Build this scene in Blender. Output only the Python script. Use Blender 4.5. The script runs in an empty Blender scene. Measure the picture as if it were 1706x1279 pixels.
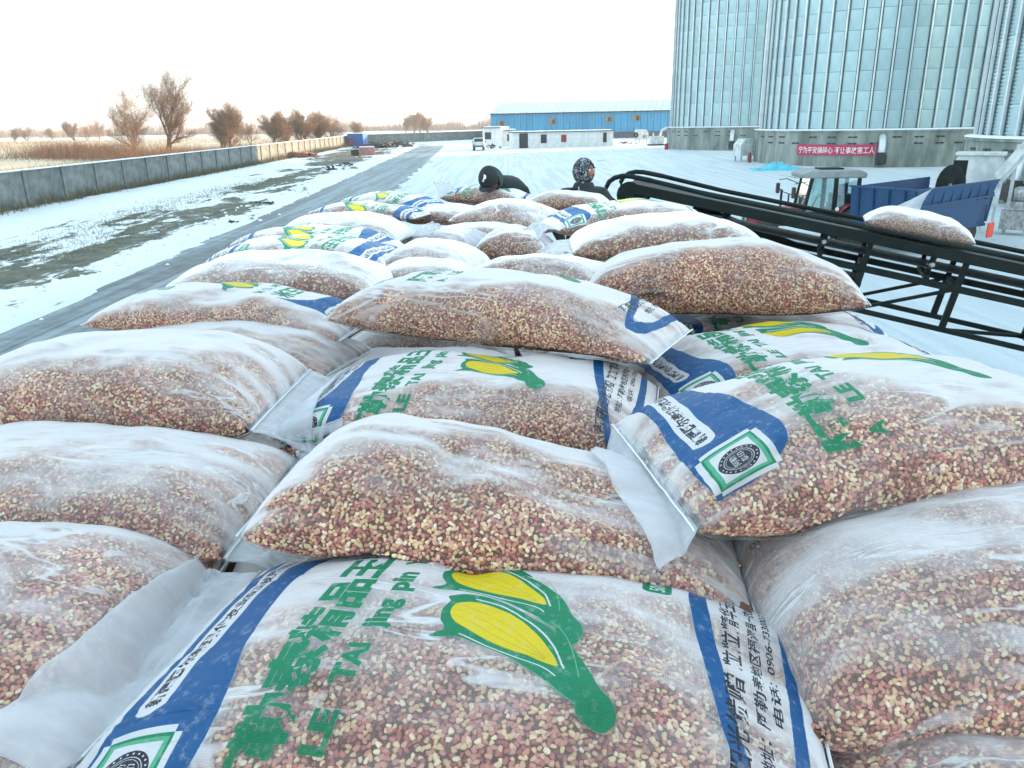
import bpy, bmesh, math, random
import numpy as np
from mathutils import Vector, Matrix, noise
from mathutils.bvhtree import BVHTree
random.seed(7)
rng = np.random.default_rng(7)
sc = bpy.context.scene
COL = sc.collection
PI = math.pi
R = math.radians

# ------------------------------------------------------------------ camera, sky, sun, exposure
CAM_H, F_PX, PITCH, ROLL = 4.4, 1289.0, R(18.7), R(1.0)
cd = bpy.data.cameras.new('camera')
cam = bpy.data.objects.new('camera', cd)
COL.objects.link(cam)
cd.sensor_width = 36.0
cd.lens = 36.0 * F_PX / 1706.0
cd.clip_start = 0.05
cd.clip_end = 6000
cam.matrix_world = (Matrix.Translation((0, 0, CAM_H)) @ Matrix.Rotation(PI / 2 - PITCH, 4, 'X')
                    @ Matrix.Rotation(-ROLL, 4, 'Z'))
sc.camera = cam

SUN_EL, SUN_AZ = R(5.5), R(60)            # azimuth clockwise from +Y
world = bpy.data.worlds.new('World')
sc.world = world
world.use_nodes = True
nt = world.node_tree
sky = nt.nodes.new('ShaderNodeTexSky')
sky.sky_type = 'NISHITA'
sky.sun_disc = False
sky.sun_elevation = SUN_EL
sky.sun_rotation = SUN_AZ
sky.air_density = 1.0
sky.dust_density = 0.8
sky.ozone_density = 2.0
# thin bright winter overcast in front of the clear sky
hs_ = nt.nodes.new('ShaderNodeHueSaturation')
hs_.inputs['Saturation'].default_value = 0.42
nt.links.new(sky.outputs[0], hs_.inputs['Color'])
ov_ = nt.nodes.new('ShaderNodeMix'); ov_.data_type = 'RGBA'
ov_.inputs[0].default_value = 0.5
nt.links.new(hs_.outputs[0], ov_.inputs[6])
ov_.inputs[7].default_value = (1.02, 1.50, 1.74, 1)
nt.links.new(ov_.outputs[2], nt.nodes['Background'].inputs[0])
nt.nodes['Background'].inputs[1].default_value = 0.15
sl = bpy.data.lights.new('sun', 'SUN')
sl.energy = 2.2
sl.angle = R(0.6)
sl.color = (1.0, 0.66, 0.38)
sun = bpy.data.objects.new('sun', sl)
COL.objects.link(sun)
sd = Vector((math.sin(SUN_AZ) * math.cos(SUN_EL), math.cos(SUN_AZ) * math.cos(SUN_EL), math.sin(SUN_EL)))
sun.rotation_euler = sd.to_track_quat('Z', 'Y').to_euler()
sun.location = (60, 40, 60)
sc.view_settings.view_transform = 'Standard'
sc.view_settings.look = 'None'
sc.view_settings.exposure = 2.92
sc.view_settings.gamma = 1.0
sc.view_settings.use_curve_mapping = False
try:
    sc.cycles.transparent_max_bounces = 16
    sc.cycles.max_bounces = 8
except Exception:
    pass

# ------------------------------------------------------------------ view helpers: a pixel of the photograph -> a place in the world
def ray(px, py):
    a, b = px - 853.0, -(py - 639.5)
    c, s = math.cos(ROLL), math.sin(ROLL)
    x, u = a * c + b * s, -a * s + b * c
    return Vector((x, F_PX * math.cos(PITCH) + u * math.sin(PITCH), -F_PX * math.sin(PITCH) + u * math.cos(PITCH))) / F_PX

def at(px, py, z=0.0):
    r = ray(px, py)
    return Vector((0, 0, CAM_H)) + r * ((z - CAM_H) / r.z)

def at_y(px, py, y):
    r = ray(px, py)
    return Vector((0, 0, CAM_H)) + r * (y / r.y)

# ------------------------------------------------------------------ materials
def node(nt, t, **kw):
    n = nt.nodes.new(t)
    for k, v in kw.items():
        setattr(n, k, v)
    return n

def new_mat(name):
    m = bpy.data.materials.new(name)
    m.use_nodes = True
    nt = m.node_tree
    nt.nodes.clear()
    out = nt.nodes.new('ShaderNodeOutputMaterial')
    return m, nt, out

def mix_col(nt, fac, a, b):
    n = nt.nodes.new('ShaderNodeMix')
    n.data_type = 'RGBA'
    if isinstance(fac, (int, float)): n.inputs[0].default_value = fac
    else: nt.links.new(fac, n.inputs[0])
    for i, v in ((6, a), (7, b)):
        if isinstance(v, (tuple, list)): n.inputs[i].default_value = (*v[:3], 1)
        else: nt.links.new(v, n.inputs[i])
    return n.outputs[2]

def math_n(nt, op, a, b=None, c=None, clamp=False):
    n = nt.nodes.new('ShaderNodeMath')
    n.operation = op
    n.use_clamp = clamp
    for i, v in enumerate((a, b, c)):
        if v is None: continue
        if isinstance(v, (int, float)): n.inputs[i].default_value = v
        else: nt.links.new(v, n.inputs[i])
    return n.outputs[0]

def remap(nt, v, a, b, c=0.0, d=1.0, smooth=True):
    n = nt.nodes.new('ShaderNodeMapRange')
    if smooth: n.interpolation_type = 'SMOOTHSTEP'
    nt.links.new(v, n.inputs[0])
    for i, x in enumerate((a, b, c, d)): n.inputs[i + 1].default_value = x
    return n.outputs[0]

def tex_noise(nt, vec, scale, detail=4, rough=0.55, dist=0.0):
    n = nt.nodes.new('ShaderNodeTexNoise')
    n.inputs['Scale'].default_value = scale
    n.inputs['Detail'].default_value = detail
    n.inputs['Roughness'].default_value = rough
    n.inputs['Distortion'].default_value = dist
    if vec is not None: nt.links.new(vec, n.inputs['Vector'])
    return n.outputs['Fac']

def mapping(nt, vec, scale=(1, 1, 1), rot=(0, 0, 0), loc=(0, 0, 0)):
    n = nt.nodes.new('ShaderNodeMapping')
    n.inputs['Scale'].default_value = scale
    n.inputs['Rotation'].default_value = rot
    n.inputs['Location'].default_value = loc
    nt.links.new(vec, n.inputs['Vector'])
    return n.outputs[0]

def bump(nt, h, strength, dist):
    n = nt.nodes.new('ShaderNodeBump')
    n.inputs['Strength'].default_value = strength
    n.inputs['Distance'].default_value = dist
    nt.links.new(h, n.inputs['Height'])
    return n.outputs[0]

def pm(name, c1, c2=None, scale=6.0, rough=0.6, metal=0.0, bmp=0.0, bscale=40.0, vary=0.0, stretch=(1, 1, 1), spec=None, world_co=False):
    """a procedural paint / stone / metal: two tones by noise, fine relief, optional per-object tone"""
    m, nt, out = new_mat(name)
    p = nt.nodes.new('ShaderNodeBsdfPrincipled')
    tc = nt.nodes.new('ShaderNodeTexCoord')
    geo = nt.nodes.new('ShaderNodeNewGeometry')
    co = mapping(nt, geo.outputs['Position'] if world_co else tc.outputs['Object'], stretch)
    c2 = c2 or tuple(x * 0.75 for x in c1)
    f = remap(nt, tex_noise(nt, co, scale, 6, 0.62), 0.32, 0.68)
    col = mix_col(nt, f, c1, c2)
    if vary:
        oi = nt.nodes.new('ShaderNodeObjectInfo')
        hs = nt.nodes.new('ShaderNodeHueSaturation')
        nt.links.new(math_n(nt, 'MULTIPLY_ADD', oi.outputs['Random'], 2 * vary, 1 - vary), hs.inputs['Value'])
        nt.links.new(col, hs.inputs['Color'])
        col = hs.outputs[0]
    nt.links.new(col, p.inputs['Base Color'])
    r2 = math_n(nt, 'MULTIPLY_ADD', f, 0.15, rough - 0.05)
    nt.links.new(r2, p.inputs['Roughness'])
    p.inputs['Metallic'].default_value = metal
    if spec is not None: p.inputs['Specular IOR Level'].default_value = spec
    if bmp:
        nt.links.new(bump(nt, tex_noise(nt, co, bscale, 4), bmp, 0.02), p.inputs['Normal'])
    nt.links.new(p.outputs[0], out.inputs[0])
    return m

# ------------------------------------------------------------------ mesh and object helpers
class MB:
    """collects shapes; build() links them as one mesh object"""
    def __init__(self): self.v, self.f, self.uv = [], [], None
    def add(self, vs, fs):
        b = len(self.v)
        self.v += [tuple(x) for x in vs]
        self.f += [tuple(i + b for i in f) for f in fs]
        return self
    def box(self, c, s, rz=0.0, M=None):
        x, y, z = (k / 2 for k in s)
        vs = [Vector((a * x, b * y, d * z)) for a in (-1, 1) for b in (-1, 1) for d in (-1, 1)]
        rm = M if M is not None else Matrix.Rotation(rz, 3, 'Z')
        vs = [rm @ v + Vector(c) for v in vs]
        return self.add(vs, [(0, 1, 3, 2), (4, 6, 7, 5), (0, 4, 5, 1), (2, 3, 7, 6), (0, 2, 6, 4), (1, 5, 7, 3)])
    def bar(self, p, q, w, h=None, up=(0, 0, 1)):
        p, q = Vector(p), Vector(q)
        h = h or w
        d = (q - p)
        L = d.length
        x = d.normalized()
        u = Vector(up)
        y = u.cross(x)
        if y.length < 1e-4: y = Vector((0, 1, 0)).cross(x)
        y.normalize()
        z = x.cross(y)
        M = Matrix((x, y, z)).transposed()
        return self.box((p + q) / 2, (L, w, h), M=M)
    def tube(self, pts, r, n=8, cap=True):
        pts = [Vector(p) for p in pts]
        rs = r if isinstance(r, (list, tuple)) else [r] * len(pts)
        rings = []
        ref = None
        for i, p in enumerate(pts):
            d = (pts[min(i + 1, len(pts) - 1)] - pts[max(i - 1, 0)])
            if d.length < 1e-9: d = Vector((0, 0, 1))
            d.normalize()
            if ref is None:
                ref = Vector((0, 0, 1)) if abs(d.z) < .9 else Vector((1, 0, 0))
            a = d.cross(ref)
            if a.length < 1e-5: a = d.cross(Vector((1, 0.3, 0)))
            a.normalize()
            b = d.cross(a)
            ref = -b if False else ref
            rings.append([p + (a * math.cos(2 * PI * k / n) + b * math.sin(2 * PI * k / n)) * rs[i] for k in range(n)])
        vs = [v for rg in rings for v in rg]
        fs = []
        for i in range(len(rings) - 1):
            for k in range(n):
                k2 = (k + 1) % n
                fs.append((i * n + k, i * n + k2, (i + 1) * n + k2, (i + 1) * n + k))
        if cap:
            fs.append(tuple(range(n)))
            fs.append(tuple((len(rings) - 1) * n + k for k in reversed(range(n))))
        return self.add(vs, fs)
    def prism(self, poly, z0, z1, M=None):
        """polygon (x,y) extruded from z0 to z1, placed by M"""
        n = len(poly)
        vs = [Vector((x, y, z0)) for x, y in poly] + [Vector((x, y, z1)) for x, y in poly]
        if M is not None: vs = [M @ v for v in vs]
        fs = [tuple(reversed(range(n))), tuple(range(n, 2 * n))] + [(i, (i + 1) % n, n + (i + 1) % n, n + i) for i in range(n)]
        return self.add(vs, fs)
    def lathe(self, prof, c=(0, 0, 0), n=24, M=None):
        vs, fs = [], []
        for r_, z in prof:
            for k in range(n):
                v = Vector((r_ * math.cos(2 * PI * k / n), r_ * math.sin(2 * PI * k / n), z))
                if M is not None: v = M @ v
                vs.append(v + Vector(c))
        for i in range(len(prof) - 1):
            for k in range(n):
                k2 = (k + 1) % n
                fs.append((i * n + k, i * n + k2, (i + 1) * n + k2, (i + 1) * n + k))
        return self.add(vs, fs)
    def mesh(self, name, mat=None, smooth=False):
        me = bpy.data.meshes.new(name)
        me.from_pydata(self.v, [], self.f)
        if mat: me.materials.append(mat)
        if smooth: me.polygons.foreach_set('use_smooth', [True] * len(me.polygons))
        me.update()
        return me
    def build(self, name, mat, parent=None, smooth=False, bevel=0.0):
        return link(name, self.mesh(name, mat, smooth), parent, bevel=bevel)

def link(name, me, parent=None, loc=(0, 0, 0), rz=0.0, bevel=0.0):
    o = bpy.data.objects.new(name, me)
    COL.objects.link(o)
    o.location = loc
    o.rotation_euler = (0, 0, rz)
    if parent is not None: o.parent = parent
    if bevel:
        b = o.modifiers.new('bevel', 'BEVEL')
        b.width = bevel
        b.segments = 2
        b.limit_method = 'ANGLE'
    return o

def tag(o, label=None, cat=None, group=None, kind=None):
    if label: o['label'] = label
    if cat: o['category'] = cat
    if group: o['group'] = group
    if kind: o['kind'] = kind
    return o

def thing(name, label, cat, loc=(0, 0, 0), rz=0.0, group=None):
    o = bpy.data.objects.new(name, None)
    COL.objects.link(o)
    o.location = loc
    o.rotation_euler = (0, 0, rz)
    o.empty_display_size = 0.2
    return tag(o, label, cat, group)

def copy_tree(o, parent=None):
    c = o.copy()
    COL.objects.link(c)
    if parent is not None: c.parent = parent
    for ch in list(o.children): copy_tree(ch, c)
    return c

def fbm(x, y, z=0.0, o=4):
    return noise.fractal(Vector((x, y, z)), 1.0, 2.0, o)

M = {}
# ------------------------------------------------------------------ ground
def mat_ground():
    m, nt, out = new_mat('snowy_ground')
    geo = nt.nodes.new('ShaderNodeNewGeometry')
    P = geo.outputs['Position']
    sep = nt.nodes.new('ShaderNodeSeparateXYZ'); nt.links.new(P, sep.inputs[0])
    X, Y = sep.outputs[0], sep.outputs[1]
    # along the wall: ragged strip of bare earth
    cx = math_n(nt, 'MULTIPLY_ADD', Y, -0.085, -13.2)
    d = math_n(nt, 'ABSOLUTE', math_n(nt, 'SUBTRACT', X, cx))
    st = mapping(nt, P, (1.0, 0.28, 1.0), (0, 0, R(4)))
    n1 = tex_noise(nt, st, 0.55, 10, 0.68, 0.4)
    n2 = tex_noise(nt, P, 2.2, 8, 0.65)
    a = math_n(nt, 'MULTIPLY_ADD', d, -0.055, 0.19)
    a = math_n(nt, 'MAXIMUM', a, -0.13)
    n3 = tex_noise(nt, mapping(nt, P, (1, .45, 1), (0, 0, 0), (11, 5, 0)), 0.16, 3)
    s = math_n(nt, 'ADD', math_n(nt, 'ADD', n1, a), math_n(nt, 'MULTIPLY_ADD', n2, 0.20, -0.08))
    s = math_n(nt, 'ADD', s, math_n(nt, 'MULTIPLY_ADD', n3, 0.7, -0.37))
    # far end of the yard is scraped and littered
    far = remap(nt, Y, 75, 120)
    side = remap(nt, X, -20, -12, 1.0, 0.0)
    s = math_n(nt, 'ADD', s, math_n(nt, 'MULTIPLY', math_n(nt, 'MULTIPLY', far, side), 0.13))
    yard = remap(nt, X, -36, -32)
    earth = remap(nt, s, 0.565, 0.63)
    soil = mix_col(nt, remap(nt, tex_noise(nt, P, 1.4, 6), 0.35, 0.65), (0.050, 0.062, 0.048), (0.125, 0.125, 0.075))
    # snow: packed, faintly tracked towards the vanishing point
    tr = mapping(nt, P, (1.7, 0.045, 1.0), (0, 0, R(-6)))
    t1 = remap(nt, tex_noise(nt, tr, 1.3, 7, 0.6, 1.2), 0.42, 0.62)
    tr2 = mapping(nt, P, (0.09, 1.2, 1.0), (0, 0, R(20)))
    t2 = remap(nt, tex_noise(nt, tr2, 0.9, 6, 0.6, 0.8), 0.5, 0.68)
    big = remap(nt, tex_noise(nt, P, 0.06, 4), 0.35, 0.7)
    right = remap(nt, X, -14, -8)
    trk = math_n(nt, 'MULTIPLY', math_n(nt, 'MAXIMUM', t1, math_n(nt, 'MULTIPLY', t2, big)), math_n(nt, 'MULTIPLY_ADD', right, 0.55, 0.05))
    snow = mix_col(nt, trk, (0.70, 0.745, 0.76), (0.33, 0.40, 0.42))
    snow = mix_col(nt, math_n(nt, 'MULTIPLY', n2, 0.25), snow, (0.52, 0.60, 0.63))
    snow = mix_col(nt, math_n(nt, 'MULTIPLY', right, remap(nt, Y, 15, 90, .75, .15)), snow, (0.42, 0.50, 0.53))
    col = mix_col(nt, earth, snow, soil)
    # beyond the wall: stubble field dusted with snow
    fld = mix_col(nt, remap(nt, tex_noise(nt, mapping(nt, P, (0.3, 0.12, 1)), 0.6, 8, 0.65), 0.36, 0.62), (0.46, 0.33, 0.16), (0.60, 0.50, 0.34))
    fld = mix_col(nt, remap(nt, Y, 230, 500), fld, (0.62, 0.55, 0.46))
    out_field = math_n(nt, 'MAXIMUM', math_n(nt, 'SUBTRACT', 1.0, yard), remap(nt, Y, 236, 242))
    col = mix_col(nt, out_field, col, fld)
    p = nt.nodes.new('ShaderNodeBsdfPrincipled')
    nt.links.new(col, p.inputs['Base Color'])
    nt.links.new(remap(nt, earth, 0, 1, 0.62, 0.85), p.inputs['Roughness'])
    hgt = math_n(nt, 'ADD', math_n(nt, 'MULTIPLY', tex_noise(nt, P, 3.0, 8, 0.6), 1.0), math_n(nt, 'MULTIPLY', trk, -0.8))
    nt.links.new(bump(nt, hgt, 0.55, 0.10), p.inputs['Normal'])
    nt.links.new(p.outputs[0], out.inputs[0])
    return m

def mat_road():
    m, nt, out = new_mat('wet_packed_road')
    geo = nt.nodes.new('ShaderNodeNewGeometry')
    P = geo.outputs['Position']
    tr = mapping(nt, P, (1.3, 0.05, 1.0), (0, 0, R(-2.6)))
    t = tex_noise(nt, tr, 1.1, 8, 0.62, 0.7)
    n = tex_noise(nt, P, 1.6, 8, 0.6)
    f = remap(nt, math_n(nt, 'MULTIPLY_ADD', n, 0.35, math_n(nt, 'MULTIPLY', t, 0.75)), 0.44, 0.70)
    sep = nt.nodes.new('ShaderNodeSeparateXYZ'); nt.links.new(P, sep.inputs[0])
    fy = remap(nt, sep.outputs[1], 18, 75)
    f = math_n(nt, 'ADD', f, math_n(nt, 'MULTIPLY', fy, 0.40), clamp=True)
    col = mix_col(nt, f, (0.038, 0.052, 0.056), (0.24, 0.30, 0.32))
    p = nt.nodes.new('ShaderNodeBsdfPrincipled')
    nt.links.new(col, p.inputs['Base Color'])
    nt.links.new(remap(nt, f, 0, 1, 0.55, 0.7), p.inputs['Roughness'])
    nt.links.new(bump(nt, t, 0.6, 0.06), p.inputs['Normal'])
    # ragged edges: the sheet fades out along its two long sides (UV.x across)
    uv = nt.nodes.new('ShaderNodeUVMap')
    su = nt.nodes.new('ShaderNodeSeparateXYZ'); nt.links.new(uv.outputs[0], su.inputs[0])
    e = math_n(nt, 'ABSOLUTE', math_n(nt, 'MULTIPLY_ADD', su.outputs[0], 2.0, -1.0))
    tn = tex_noise(nt, mapping(nt, P, (1, 0.3, 1)), 1.0, 8, 0.65)
    a = remap(nt, math_n(nt, 'ADD', e, math_n(nt, 'MULTIPLY_ADD', tn, 0.8, -0.4)), 0.86, 0.95, 1.0, 0.0)
    tp = nt.nodes.new('ShaderNodeBsdfTransparent')
    mx = nt.nodes.new('ShaderNodeMixShader')
    nt.links.new(a, mx.inputs[0]); nt.links.new(tp.outputs[0], mx.inputs[1]); nt.links.new(p.outputs[0], mx.inputs[2])
    nt.links.new(mx.outputs[0], out.inputs[0])
    return m

def road_left(y): return -12.2 - (y - 18) * 0.045
def ground_h(x, y):
    """snow relief in metres; flat on the road and under the buildings"""
    h = 0.0
    rl = road_left(y)
    if -29.5 < x < rl + 0.4 and 4 < y < 200:
        k = min(1, (rl + 0.4 - x) / 1.2) * min(1, (x + 29.5) / 1.0)
        h += k * (0.09 + 0.11 * fbm(x * 0.35, y * 0.22) + 0.05 * fbm(x * 1.3, y * 1.0, 3))
        b = math.exp(-((x - rl + 0.9) / 0.8) ** 2)
        h += b * 0.16 * (0.6 + 0.7 * fbm(x * 0.8, y * 0.6, 9))
    if x < -33:
        h += 0.5 * fbm(x * 0.03, y * 0.02, 5) * min(1, (-33 - x) / 20)
    return max(h, -0.25)

xs = [-3000, -1500, -800, -500, -300, -200, -140, -100, -80, -66, -56, -48, -42, -38, -35, -33] + list(np.arange(-32, -8, 0.4)) + [-7, -5, -2, 2, 6, 12, 20, 30, 45, 70, 110, 200, 400, 900, 2000, 3000]
ys = [-300, -100, -40, -10, 0, 4, 8] + list(np.arange(10, 70, 0.55)) + list(np.arange(70, 130, 1.2)) + list(np.arange(130, 250, 5)) + [270, 300, 350, 420, 520, 700, 1000, 1500, 2500, 4500]
vs = [(x, y, ground_h(x, y)) for y in ys for x in xs]
nx = len(xs)
fs = [(j * nx + i, j * nx + i + 1, (j + 1) * nx + i + 1, (j + 1) * nx + i) for j in range(len(ys) - 1) for i in range(nx - 1)]
gm = MB(); gm.v, gm.f = vs, fs
g = gm.build('ground', mat_ground(), smooth=True); tag(g, kind='structure')

rd = MB(); rv = []
yy = list(np.linspace(6, 170, 60))
for y in yy:
    l = road_left(y); w = 6.2
    for k in range(5): rv.append((l + w * k / 4, y, 0.006))
rd.add(rv, [(j * 5 + i, j * 5 + i + 1, (j + 1) * 5 + i + 1, (j + 1) * 5 + i) for j in range(len(yy) - 1) for i in range(4)])
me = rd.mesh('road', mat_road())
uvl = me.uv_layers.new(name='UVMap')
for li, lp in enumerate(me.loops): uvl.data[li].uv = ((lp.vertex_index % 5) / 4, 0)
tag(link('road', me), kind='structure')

# far rise of land on the horizon
hv = MB()
pts = []
for i in range(61):
    x = -2600 + i * 90
    pts.append((x, 2400 + 200 * math.sin(i), 0))
top = [(p[0], p[1] + 300, max(3, 17 + 10 * fbm(p[0] * 0.0016, 2.2))) for p in pts]
hv.add(pts + top, [(i, i + 1, 61 + i + 1, 61 + i) for i in range(60)])
hm = pm('far_hills', (0.33, 0.34, 0.33), (0.42, 0.40, 0.36), 0.01, 0.95)
tag(hv.build('hills', hm, smooth=True), kind='structure')

# ------------------------------------------------------------------ common materials
M['concrete'] = pm('grey_concrete', (0.19, 0.215, 0.205), (0.10, 0.12, 0.115), 1.1, 0.85, bmp=0.3, bscale=14, vary=0.10)
M['concrete_base'] = pm('stained_concrete', (0.30, 0.33, 0.30), (0.13, 0.155, 0.14), 0.9, 0.85, bmp=0.3, bscale=8, stretch=(1, 1, 0.25))
M['snowcap'] = pm('snow_cap', (0.82, 0.84, 0.86), (0.72, 0.76, 0.80), 3, 0.7, bmp=0.4, bscale=12)
M['galv'] = pm('galvanised_steel', (0.43, 0.59, 0.62), (0.31, 0.47, 0.51), 0.35, 0.42, 0.3, vary=0.085, bmp=0.05)
M['galv_rib'] = pm('galvanised_rib', (0.70, 0.74, 0.75), (0.55, 0.61, 0.64), 1, 0.38, 0.5, vary=0.05)
M['dark_steel'] = pm('dark_green_black_paint', (0.004, 0.009, 0.008), (0.012, 0.020, 0.018), 3, 0.6, 0.0, bmp=0.15, bscale=30, vary=0.1, spec=.22)
M['rubber'] = pm('black_rubber', (0.013, 0.015, 0.016), (0.03, 0.032, 0.033), 8, 0.6, bmp=0.3, bscale=50)
M['steel'] = pm('worn_steel', (0.45, 0.46, 0.45), (0.22, 0.22, 0.21), 6, 0.4, 0.7)
M['blue_sheet'] = pm('blue_painted_sheet', (0.015, 0.21, 0.38), (0.03, 0.28, 0.45), 0.8, 0.45, vary=0.12)
M['dark_blue'] = pm('dark_blue_paint', (0.003, 0.040, 0.115), (0.006, 0.060, 0.155), 1.4, 0.5, bmp=0.1)
M['cont_blue'] = pm('container_blue', (0.004, 0.10, 0.33), (0.01, 0.14, 0.40), 1.4, 0.5, vary=0.08)
M['white_panel'] = pm('white_sandwich_panel', (0.78, 0.78, 0.77), (0.62, 0.63, 0.62), 0.9, 0.6, vary=0.04)
M['dirty_white'] = pm('dirty_white_paint', (0.66, 0.69, 0.69), (0.42, 0.46, 0.46), 1.6, 0.55, bmp=0.15)
M['dark'] = pm('dark_opening', (0.015, 0.017, 0.018), (0.03, 0.03, 0.03), 4, 0.5)
M['red'] = pm('dark_red_paint', (0.30, 0.020, 0.035), (0.20, 0.02, 0.03), 3, 0.45)
M['orange'] = pm('orange_red_plastic', (0.85, 0.07, 0.02), (0.7, 0.06, 0.02), 5, 0.45)
M['banner'] = pm('red_banner_cloth', (0.52, 0.035, 0.09), (0.42, 0.03, 0.08), 3, 0.65, bmp=0.2, bscale=6)
M['white_ink'] = pm('white_ink', (0.82, 0.78, 0.80), (0.75, 0.72, 0.74), 3, 0.6)
M['wood'] = pm('weathered_wood', (0.20, 0.13, 0.075), (0.10, 0.07, 0.045), 2, 0.8, bmp=0.4, stretch=(0.3, 3, 3), bscale=20)
M['tarp'] = pm('cyan_tarp', (0.07, 0.42, 0.52), (0.13, 0.55, 0.66), 2.0, 0.42, bmp=0.4, bscale=6)
M['debris'] = pm('dark_debris', (0.018, 0.022, 0.024), (0.07, 0.065, 0.055), 5, 0.8, bmp=0.5, bscale=20)
M['rubble_red'] = pm('brick_rubble', (0.34, 0.12, 0.07), (0.22, 0.14, 0.10), 3, 0.9, bmp=0.5, bscale=20, vary=0.2)

def mat_glass(name, tint, rough=0.05, alpha=0.5):
    m, nt, out = new_mat(name)
    tp = nt.nodes.new('ShaderNodeBsdfTransparent'); tp.inputs[0].default_value = (*tint, 1)
    gl = nt.nodes.new('ShaderNodeBsdfGlossy'); gl.inputs['Roughness'].default_value = rough
    gl.inputs[0].default_value = (0.8, 0.95, 0.95, 1)
    fr = nt.nodes.new('ShaderNodeFresnel'); fr.inputs[0].default_value = 1.5
    tc = nt.nodes.new('ShaderNodeTexCoord')
    f = math_n(nt, 'ADD', fr.outputs[0], math_n(nt, 'MULTIPLY', tex_noise(nt, tc.outputs['Object'], 2.0), alpha), clamp=True)
    mx = nt.nodes.new('ShaderNodeMixShader')
    nt.links.new(f, mx.inputs[0]); nt.links.new(tp.outputs[0], mx.inputs[1]); nt.links.new(gl.outputs[0], mx.inputs[2])
    nt.links.new(mx.outputs[0], out.inputs[0])
    return m
M['glass'] = mat_glass('cab_glass', (0.65, 0.85, 0.84), 0.06, 0.5)
M['pane'] = mat_glass('window_pane', (0.5, 0.6, 0.6), 0.1, 0.5)

# ------------------------------------------------------------------ precast wall on the left
PAN, WH = 4.6, 2.1
def wall_run(name, label, p0, p1, pan, h, mat, thick=0.14, snow=True, cap_part=True):
    p0, p1 = Vector(p0), Vector(p1)
    d = p1 - p0
    n = max(1, round(d.length / pan))
    L = d.length / n
    rz = math.atan2(d.y, d.x)
    t = thing(name, label, 'wall', p0, rz)
    m1 = MB().box((L / 2, 0, h / 2 - 0.05), (L - 0.26, thick, h + 0.1))
    m1.box((L / 2, 0, h + 0.035), (L - 0.2, thick + 0.10, 0.07))
    m2 = MB().box((0, 0, h / 2), (0.24, thick + 0.20, h + 0.12))
    m3 = MB()
    vs = []
    for i in range(9):
        x = 0.03 + (L - 0.06) * i / 8
        hh = 0.075 + 0.03 * fbm(x * 1.3, 1.0)
        vs += [(x, -thick / 2 - .06, h + 0.07), (x, -thick / 4, h + 0.07 + hh), (x, thick / 4, h + 0.07 + hh), (x, thick / 2 + .06, h + 0.07)]
    m3.add(vs, [(i * 4 + k, (i + 1) * 4 + k, (i + 1) * 4 + k + 1, i * 4 + k + 1) for i in range(8) for k in range(3)] + [(0, 1, 2, 3), (35, 34, 33, 32)])
    a, b, c = m1.mesh('panel', mat), m2.mesh('post', mat), m3.mesh('snow_cap', M['snowcap'], True)
    for i in range(n):
        o = link('panel', a, t, (i * L, random.uniform(-.015, .015), random.uniform(-.02, .02)))
        o = link('post', b, t, (i * L, 0, random.uniform(0, .04)))
        if snow: link('snow_cap', c, t, (i * L, 0, 0.0))
    link('post', b, t, (n * L, 0, 0))
    return t
def wall_x(y): return -28.9 - (y - 50) * 0.048
wall_run('precast_wall', 'long precast concrete yard wall with posts, running beside the snowy strip on the left', (wall_x(6), 6, 0), (wall_x(190), 190, 0), PAN, WH, M['concrete'])
wall_run('precast_wall', 'low grey rear yard wall behind the blue container and white cabins', (wall_x(190) + .5, 191, 0), (-3, 236, 0), 4.5, 2.1, M['concrete'])

# ------------------------------------------------------------------ silos
SR, BZ, TZ = 11.2, 3.15, 21.6
NS = 52
RINGS = 11
rh = (TZ - BZ) / RINGS
def corr_panel_mesh():
    vs, fs = [], []
    da = 2 * PI / NS
    rows = 18
    cols = 2
    for j in range(rows + 1):
        z = rh * j / rows
        r_ = SR + (0.055 if j % 2 else -0.055)
        for i in range(cols + 1):
            a = da * i / cols
            vs.append((r_ * math.cos(a), r_ * math.sin(a), z - 0.01 * (j == 0)))
    for j in range(rows):
        for i in range(cols):
            k = j * (cols + 1) + i
            fs.append((k, k + 1, k + cols + 2, k + cols + 1))
    mb = MB().add(vs, fs)
    return mb.mesh('wall_sheet', M['galv'], True)
sheet = corr_panel_mesh()
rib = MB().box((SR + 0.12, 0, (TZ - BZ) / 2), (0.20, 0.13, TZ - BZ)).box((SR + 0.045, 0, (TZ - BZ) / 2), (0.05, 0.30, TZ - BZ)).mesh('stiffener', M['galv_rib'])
rib.materials.append(pm('rib_shade_strip', (.07, .11, .11), (.04, .07, .07), 1, .6))  # dark flange colour paints the shadow lines beside each stiffener
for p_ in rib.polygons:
    if p_.index >= 6: p_.material_index = 1
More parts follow.
